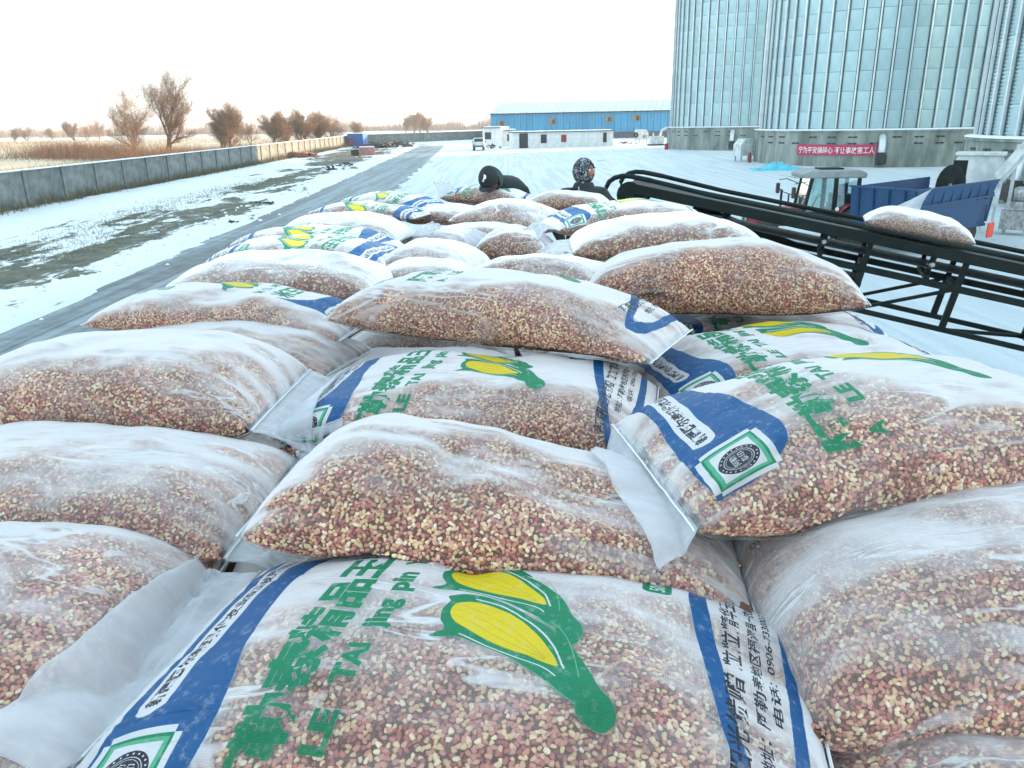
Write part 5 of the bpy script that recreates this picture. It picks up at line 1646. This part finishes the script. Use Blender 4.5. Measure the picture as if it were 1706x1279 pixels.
# middle rows, right
sack('printed corn sack with emblem, lying below the longest plain one on the right', (1065, 548), (1445, 535), .78, W=.52, T=.20, printed=True, seed=31)
sack('longest plain corn sack of the right row with a pointed right tip', (982, 462), (1432, 475), .56, W=.46, T=.28, seed=32, taper=(1, .75))
sack('printed corn sack with creased cobs, between two other printed ones on the right', (1062, 640), (1535, 590), .74, W=.54, T=.22, printed=True, seed=33, roll=-.04, mouth=None, dents=((0.0, .25, .03, .12, .2),))
# middle rows, left
sack('corn sack with a blue tip at its left end, left row', (192, 512), (604, 534), .68, W=.42, T=.20, printed=True, flip=True, roll=.36, seed=34, mouth=(.10, .8, .07, .0, -.05))
sack('half hidden plain white corn sack, left row, behind the wide plain one', (205, 556), (585, 590), .74, W=.36, T=.16, seed=35)
sack('central printed corn sack with a full view of band, title, cobs and address', (528, 652), (1090, 684), .70, W=.62, T=.20, printed=True, seed=36, roll=.05)
sack('small plain corn sack behind the crest of the rolled central one', (622, 472), (800, 475), .72, W=.44, T=.24, seed=37, **FAR)
sack('central corn sack rolled so that its print shows only along the crest', (600, 492), (1122, 550), .56, W=.42, T=.25, printed=True, roll=-.27, seed=38, taper=(.8, .45), sag=.045)
sack('widest plain corn sack of the left row, its flap meeting the central printed one', (-40, 645), (470, 645), .66, W=.54, T=.27, flip=True, seed=39, mouth=(.13, 1.0, -.02, .04, 0))
sack('plain corn sack of the left row, third from the bottom corner', (-170, 812), (442, 818), .74, W=.50, T=.23, flip=True, seed=40, mouth=(.13, 1.0, -.01, .05, 0))
sack('plain corn sack of the left row, second from the bottom corner', (-380, 1055), (285, 1045), .78, W=.54, T=.23, flip=True, seed=41)
sack('plain corn sack cut by the bottom left corner', (-520, 1430), (150, 1400), .82, W=.52, T=.22, flip=True, seed=42)
# near
sack('foremost printed corn sack with the largest cobs, at the bottom of the photo', (292, 1075), (1378, 1225), .74, W=.56, T=.19, printed=True, seed=51, roll=0.03, mouth=(.125, 1.02, -.01, .02, 0), nu=110, nv=120, dents=((-.1, .82, .02, .09, .35),))
sack('big plain corn sack at the right edge, below the printed one with the emblem', (1250, 1010), (2150, 1000), .74, W=.56, T=.32, seed=52, nu=100, nv=110)
sack('plain corn sack cut by the bottom right corner', (1400, 1560), (2300, 1480), .86, W=.56, T=.26, seed=53)
sack('plain corn sack with white wrinkles lying across the middle, behind the foremost printed one', (478, 788), (1238, 916), .615, d2=.72, W=.44, T=.22, seed=54, nu=110, nv=120, dents=((-.25, -.1, .02, .10, .35),), taper=(1.5, .7), lump=1.3)
sack('upper right printed corn sack with round emblem and large green title', (1082, 760), (1800, 700), .59, W=.53, T=.26, printed=True, seed=55, roll=-.13, nu=100, nv=110, mouth=(.09, .70, -.03, .14, -.12), taper=(.85, 1))

# ------------------------------------------------------------------ sack riding on the belt
p0 = cv(3.55, 0, .165); p1 = cv(2.45, 0, .165)
t = thing('corn_sack', 'pale corn sack riding up the black conveyor belt with its mouth sticking up', 'sack', (p0 + p1) / 2, 0)
cc = (p0 + p1) / 2
x_ = (p0 - p1).normalized(); y_ = side; z_ = upn
t.matrix_world = Matrix.Translation(cc) @ Matrix((x_, y_, z_)).transposed().to_4x4()
vs, fs, uvs, lift = sack_shape(1.02, .50, .33, 61, 56, 60, taper=(.9, .6))
link('woven_cloth', mesh_from('woven_cloth', vs, fs, uvs, lift, film_mat('belt_sack_cloth', False, opaque_corn=True, k0=.16)), t)  # cloth set more opaque than on the heap
mb = MB(); m_vs = []
for i in range(13):
    for j in range(13):
        f, g_ = i / 12, j / 12
        m_vs.append((-.40 + .36 * g_ - .02 * f + .06 * f * f, -.02 + .03 * math.sin(g_ * 5) + .02 * f, .02 + .10 * g_ + f * (.06 + .20 * g_ ** 1.3) + .01 * fbm(g_ * 4, f * 3)))
mb.add(m_vs, [(i * 13 + j, i * 13 + j + 1, (i + 1) * 13 + j + 1, (i + 1) * 13 + j) for i in range(12) for j in range(12)])
mo = mb.build('sack_mouth', M['mouth'], t, smooth=True); sf = mo.modifiers.new('double_layer', 'SOLIDIFY'); sf.thickness = .004
MB().tube([(-.03, 0, .40), (0, .01, .41), (.01, .02, .38)], .004, 5).build('tie_string', M['stitch'], t)

# ------------------------------------------------------------------ people
def skin_body(name, joints, edges, mat, parent, root=0, sub=2):
    me = bpy.data.meshes.new(name)
    names = list(joints)
    me.from_pydata([joints[n][0] for n in names], [(names.index(a), names.index(b)) for a, b in edges], [])
    o = link(name, me, parent)
    o.modifiers.new('skin', 'SKIN')
    for i, n in enumerate(names):
        r_ = joints[n][1]
        me.skin_vertices[0].data[i].radius = (r_, r_) if not isinstance(r_, tuple) else r_
        me.skin_vertices[0].data[i].use_root = (i == root)
    s = o.modifiers.new('smooth', 'SUBSURF'); s.levels = sub; s.render_levels = sub
    me.materials.append(mat)
    me.polygons.foreach_set('use_smooth', [True] * len(me.polygons))
    return o
def camo_mat():
    m, nt, out = new_mat('patterned_fleece')
    tc = nt.nodes.new('ShaderNodeTexCoord')
    n = tex_noise(nt, mapping(nt, tc.outputs['Object'], (1, 1, 1.6)), 20, 3, .6, 1.0)
    n2 = tex_noise(nt, tc.outputs['Object'], 34, 2, .5, 1.5)
    c = mix_col(nt, remap(nt, n, .47, .53), (.012, .016, .02), (.07, .085, .09))
    c = mix_col(nt, remap(nt, n2, .56, .60), c, (.34, .38, .40))
    p = nt.nodes.new('ShaderNodeBsdfPrincipled'); nt.links.new(c, p.inputs['Base Color']); p.inputs['Roughness'].default_value = .85
    nt.links.new(bump(nt, n2, .5, .01), p.inputs['Normal'])
    nt.links.new(p.outputs[0], out.inputs[0])
    return m
M['camo'] = camo_mat()
M['jacket'] = pm('black_jacket', (.012, .017, .02), (.022, .03, .034), 6, .8, bmp=.5, bscale=14)
M['trousers'] = pm('dark_trousers', (.02, .024, .03), (.03, .034, .04), 6, .85)
M['skin'] = pm('weathered_skin', (.36, .15, .10), (.28, .11, .07), 14, .5)
M['capcloth'] = pm('black_cap_cloth', (.010, .015, .018), (.018, .024, .026), 12, .75, bmp=.3, bscale=60)
M['hoodcloth'] = pm('dark_grey_hood', (.030, .060, .058), (.05, .085, .08), 8, .8, bmp=.3)
M['glove'] = pm('grey_glove', (.12, .13, .13), (.07, .08, .08), 10, .8)

def hand(parent, wrist, d, up_, mat):
    """palm with five short skinned fingers, slightly curled"""
    d = Vector(d).normalized(); up_ = Vector(up_).normalized(); sd = d.cross(up_).normalized(); up_ = sd.cross(d)
    w = Vector(wrist)
    J = {'w': (w, .030), 'p': (w + d * .05, (.040, .022)), 'k': (w + d * .085, (.038, .018))}
    E_ = [('w', 'p'), ('p', 'k')]
    for i, (o_, l_) in enumerate(((-.033, .062), (-.011, .074), (.011, .070), (.033, .054))):
        a = w + d * .090 + sd * o_
        J['a%d' % i] = (a, .011)
        J['b%d' % i] = (a + d * l_ * .5 - up_ * .010, .010)
        J['c%d' % i] = (a + d * l_ * .85 - up_ * .032, .008)
        E_ += [('k', 'a%d' % i), ('a%d' % i, 'b%d' % i), ('b%d' % i, 'c%d' % i)]
    J['t0'] = (w + d * .035 + sd * -.035, .014); J['t1'] = (w + d * .07 + sd * -.062 - up_ * .01, .011); J['t2'] = (w + d * .095 + sd * -.066 - up_ * .03, .009)
    E_ += [('p', 't0'), ('t0', 't1'), ('t1', 't2')]
    return skin_body('hand', J, E_, mat, parent, 0, 1)

def head_shape(sx=.078, sy=.098, sz=.118, face=True):
    """ellipsoid head, face to -y; nose, eye sockets, chin"""
    mb = MB(); vs = []
    n, m = 40, 48
    for i in range(n + 1):
        ph = PI * i / n
        for j in range(m):
            a = 2 * PI * j / m
            x, y, z = math.sin(ph) * math.cos(a), math.sin(ph) * math.sin(a), math.cos(ph)
            jaw = 1 - .22 * max(0, -z) ** 1.3
            X, Y, Z = x * sx * jaw, y * sy * (1 - .10 * max(0, -z)), z * sz
            if y < 0 and face:
                f = -y
                Y -= .020 * f * math.exp(-(X / .013) ** 2 - ((Z + .012) / .024) ** 2)      # nose
                Y -= .006 * f * math.exp(-(X / .010) ** 2 - ((Z - .018) / .02) ** 2)
                for s in (-1, 1):
                    Y += .010 * f * math.exp(-((X - s * .030) / .016) ** 2 - ((Z - .020) / .010) ** 2)   # sockets
                    Y -= .005 * f * math.exp(-((X - s * .034) / .018) ** 2 - ((Z + .012) / .018) ** 2)   # cheeks
                Y -= .004 * f * math.exp(-(X / .045) ** 2 - ((Z - .038) / .008) ** 2)        # brow
                Y -= .006 * f * math.exp(-(X / .022) ** 2 - ((Z + .050) / .010) ** 2)        # lips
                Y += .004 * f * math.exp(-(X / .02) ** 2 - ((Z + .050) / .003) ** 2)
                Y -= .008 * f * math.exp(-(X / .022) ** 2 - ((Z + .092) / .016) ** 2)        # chin
            vs.append((X, Y, Z))
    fs = [(i * m + j, i * m + (j + 1) % m, (i + 1) * m + (j + 1) % m, (i + 1) * m + j) for i in range(n) for j in range(m)]
    return mb.add(vs, fs)

# standing person in the patterned hood
hp = at_y(973, 286, 7.75)
ft = hp.z - 1.58
ft = 2.31
pz = hp.z - ft           # head centre above the feet
t = thing('person', 'person in a patterned fleece hood and black jacket standing behind the heap', 'person', (hp.x, hp.y, ft), 0)
k = pz / 1.60
def q_(x, y, z): return (x * k, y * k, z * k)
J = {'pelvis': (q_(0, 0, .93), .15), 'waist': (q_(0, 0, 1.08), .155), 'chest': (q_(0, .01, 1.28), (.19, .145)), 'neck': (q_(0, .0, 1.44), .075), 'skull': (q_(0, -.01, 1.52), .06),
     'shl': (q_(-.19, .02, 1.38), .088), 'ell': (q_(-.29, -.02, 1.12), .066), 'wrl': (q_(-.22, -.25, .98), .045),
     'shr': (q_(.19, .02, 1.38), .088), 'elr': (q_(.30, -.02, 1.12), .066), 'wrr': (q_(.24, -.26, .98), .045),
     'hipl': (q_(-.10, 0, .86), .11), 'knl': (q_(-.12, -.02, .48), .078), 'anl': (q_(-.13, .02, .09), .055), 'tol': (q_(-.15, -.15, .045), .045),
     'hipr': (q_(.10, 0, .86), .11), 'knr': (q_(.12, -.02, .48), .078), 'anr': (q_(.14, .02, .09), .055), 'tor': (q_(.17, -.15, .045), .045)}
ED = [('pelvis', 'waist'), ('waist', 'chest'), ('chest', 'neck'), ('neck', 'skull'), ('chest', 'shl'), ('shl', 'ell'), ('ell', 'wrl'), ('chest', 'shr'), ('shr', 'elr'), ('elr', 'wrr'),
      ('pelvis', 'hipl'), ('hipl', 'knl'), ('knl', 'anl'), ('anl', 'tol'), ('pelvis', 'hipr'), ('hipr', 'knr'), ('knr', 'anr'), ('anr', 'tor')]
skin_body('body', J, ED, M['jacket'], t)
for w_ in ('wrl', 'wrr'): hand(t, J[w_][0], (0, -.9, -.35), (0, -.3, 1), M['glove'])
TURN = R(52)
Hm = Matrix.Translation(q_(0, 0, 1.60)) @ Matrix.Rotation(TURN, 4, 'Z')
hd = head_shape().build('face', M['skin'], t, smooth=True); hd.matrix_local = Hm
for s in (-1, 1):
    e = MB().lathe([(0, .011), (.008, .008), (.011, 0), (.008, -.008), (0, -.011)], (s * .030, -.083, .020), 12).build('eye', M['white_ink'], hd, smooth=True)
    MB().bar((s * .030 - .018, -.099, .040), (s * .030 + .018, -.099, .041), .008, .007).build('eyebrow', M['dark'], hd)
# hood: shell around the head, open at the face, continuing round the neck
mb = MB(); vs = []
m_ = 44
rings = []
for i in range(26):
    ph = PI * i / 25 * .80
    z = .130 * math.cos(ph); r_ = math.sin(ph)
    rings.append((r_ * .094, r_ * .115, z))
rings += [(.072, .085, -.125), (.075, .085, -.15), (.082, .09, -.18), (.105, .105, -.205), (.13, .12, -.225)]
for i, (rx, ry, z) in enumerate(rings):
    for j in range(m_):
        a = 2 * PI * j / m_
        x, y = rx * math.cos(a), ry * math.sin(a)
        wr = .003 * fbm(x * 30, z * 30 + y * 12, 3)
        vs.append((x * (1 + wr * 8), y * (1 + wr * 8) + .004, z + .004))
fs = []
for i in range(len(rings) - 1):
    for j in range(m_):
        zc = (rings[i][2] + rings[i + 1][2]) / 2
        a = 2 * PI * (j + .5) / m_
        xa = abs(rings[i][0] * math.cos(a))
        if math.sin(a) < 0 and ((xa / .060) ** 2 + ((zc - .005) / .062) ** 2) < 1: continue
        fs.append((i * m_ + j, i * m_ + (j + 1) % m_, (i + 1) * m_ + (j + 1) % m_, (i + 1) * m_ + j))
ho = mb.add(vs, fs).build('patterned_hood', M['camo'], t, smooth=True); ho.matrix_local = Hm
sf = ho.modifiers.new('thickness', 'SOLIDIFY'); sf.thickness = .007; sf.offset = 1
MB().tube([q_(-.06, -.10, 1.47), q_(-.045, -.135, 1.38), q_(-.02, -.15, 1.28)], .005, 6).build('cord', M['steel'], t)
mb = MB()
mb.lathe([(.09, .10), (.115, .05), (.15, .0), (.19, -.05)], q_(0, .01, 1.40), 24)
mb.build('collar', M['jacket'], t, smooth=True)

# bending person in the dark cap
hp = at_y(816, 302, 7.55)
t = thing('person', 'person bending over with a black cap lettered P and a dark grey hood', 'person', (hp.x + .55, hp.y + .05, 2.31), 0)
o_ = Vector((hp.x + .55, hp.y + .05, 2.31))
hl = hp - o_
J = {'pelvis': ((-.36, .62, .90), .16), 'waist': ((-.37, .50, 1.10), .155), 'chest': ((-.40, .30, hl.z - .09), (.18, .16)), 'upper': ((-.43, .16, hl.z - .06), (.16, .14)), 'neck': ((-.50, .06, hl.z - .03), .085),
     'shl': ((-.60, .20, hl.z - .14), .090), 'ell': ((-.72, .06, hl.z - .42), .066), 'wrl': ((-.62, -.16, hl.z - .58), .045),
     'shr': ((-.24, .20, hl.z - .14), .092), 'elr': ((-.14, .06, hl.z - .42), .066), 'wrr': ((-.26, -.16, hl.z - .58), .045),
     'hipl': ((-.47, .62, .84), .115), 'knl': ((-.50, .44, .46), .08), 'anl': ((-.50, .60, .09), .056), 'tol': ((-.52, .44, .045), .045),
     'hipr': ((-.25, .62, .84), .115), 'knr': ((-.22, .44, .46), .08), 'anr': ((-.20, .62, .09), .056), 'tor': ((-.18, .46, .045), .045)}
ED2 = [('pelvis', 'waist'), ('waist', 'chest'), ('chest', 'upper'), ('upper', 'neck'), ('upper', 'shl'), ('shl', 'ell'), ('ell', 'wrl'), ('upper', 'shr'), ('shr', 'elr'), ('elr', 'wrr'),
       ('pelvis', 'hipl'), ('hipl', 'knl'), ('knl', 'anl'), ('anl', 'tol'), ('pelvis', 'hipr'), ('hipr', 'knr'), ('knr', 'anr'), ('anr', 'tor')]
skin_body('body', J, ED2, M['jacket'], t)
for w_ in ('wrl', 'wrr'): hand(t, J[w_][0], (0, -.8, -.5), (0, -.3, 1), M['glove'])
# head looks down towards the camera's left; local face -y
Hm = Matrix.Translation(hl) @ Matrix.Rotation(R(-16), 4, 'Z') @ Matrix.Rotation(R(24), 4, 'X') @ Matrix.Rotation(R(-4), 4, 'Y')
hd = head_shape().build('face', M['skin'], t, smooth=True); hd.matrix_local = Hm
mb = MB(); vs = []; m_ = 40
prof = [(math.sin(PI / 2 * i / 12), math.cos(PI / 2 * i / 12)) for i in range(13)]
for (r_, c_) in prof + [(1.0, -.18), (1.0, -.32)]:
    for j in range(m_):
        a = 2 * PI * j / m_
        vs.append((r_ * .094 * math.cos(a), r_ * .113 * math.sin(a) + .002, .035 + c_ * .110))
mb.add(vs, [(i * m_ + j, i * m_ + (j + 1) % m_, (i + 1) * m_ + (j + 1) % m_, (i + 1) * m_ + j) for i in range(14) for j in range(m_)])
cap = mb.build('cap', M['capcloth'], t, smooth=True); cap.matrix_local = Hm
sf = cap.modifiers.new('thickness', 'SOLIDIFY'); sf.thickness = .004
vs = []
for i in range(7):
    for j in range(13):
        a = PI * (1.14 + .72 * j / 12); f = i / 6
        vs.append(((.094 + .01 * f) * math.cos(a), .113 * math.sin(a) - f * .065 * math.sin(PI * j / 12) ** .6, .002 - .012 * f - .010 * abs(math.cos(a)) * 2))
vz = MB().add(vs, [(i * 13 + j, i * 13 + j + 1, (i + 1) * 13 + j + 1, (i + 1) * 13 + j) for i in range(6) for j in range(12)]).build('visor', M['capcloth'], cap, smooth=True)
sf = vz.modifiers.new('thickness', 'SOLIDIFY'); sf.thickness = .005
tm = text_mesh('P', .078, .006, 3, extrude=.0015)
for v in tm.vertices:
    x, y, z = v.co
    x -= .012; 
    zz = .062 + y * .9
    cc_ = min(1, max(-1, (zz - .035) / .110)); rr_ = math.sqrt(1 - cc_ * cc_)
    yy_ = -math.sqrt(max(1e-6, 1 - (x / (.094 * rr_)) ** 2)) * .113 * rr_ - .0035 - z
    v.co = (x, yy_, zz)
tm.materials.clear(); tm.materials.append(M['white_ink'])
link('cap_letter', tm, cap)
# hood behind the cap
mb = MB(); vs = []; m_ = 36
for i in range(14):
    f = i / 13
    for j in range(m_):
        a = 2 * PI * j / m_
        rx, rz = .106 + .014 * math.sin(PI * f), .116 + .010 * math.sin(PI * f)
        sh = 1 - .45 * max(0, f - .55) / .45
        vs.append((rx * sh * math.cos(a) * (1 + .02 * fbm(j * .4, f * 3)), -.015 + .150 * f, .012 + rz * sh * math.sin(a) - .02 * f))
mb.add(vs, [(i * m_ + j, i * m_ + (j + 1) % m_, (i + 1) * m_ + (j + 1) % m_, (i + 1) * m_ + j) for i in range(13) for j in range(m_)] + [tuple(13 * m_ + j for j in range(m_))])
hh = mb.build('hood', M['hoodcloth'], t, smooth=True); hh.matrix_local = Hm
sf = hh.modifiers.new('thickness', 'SOLIDIFY'); sf.thickness = .008; sf.offset = 1
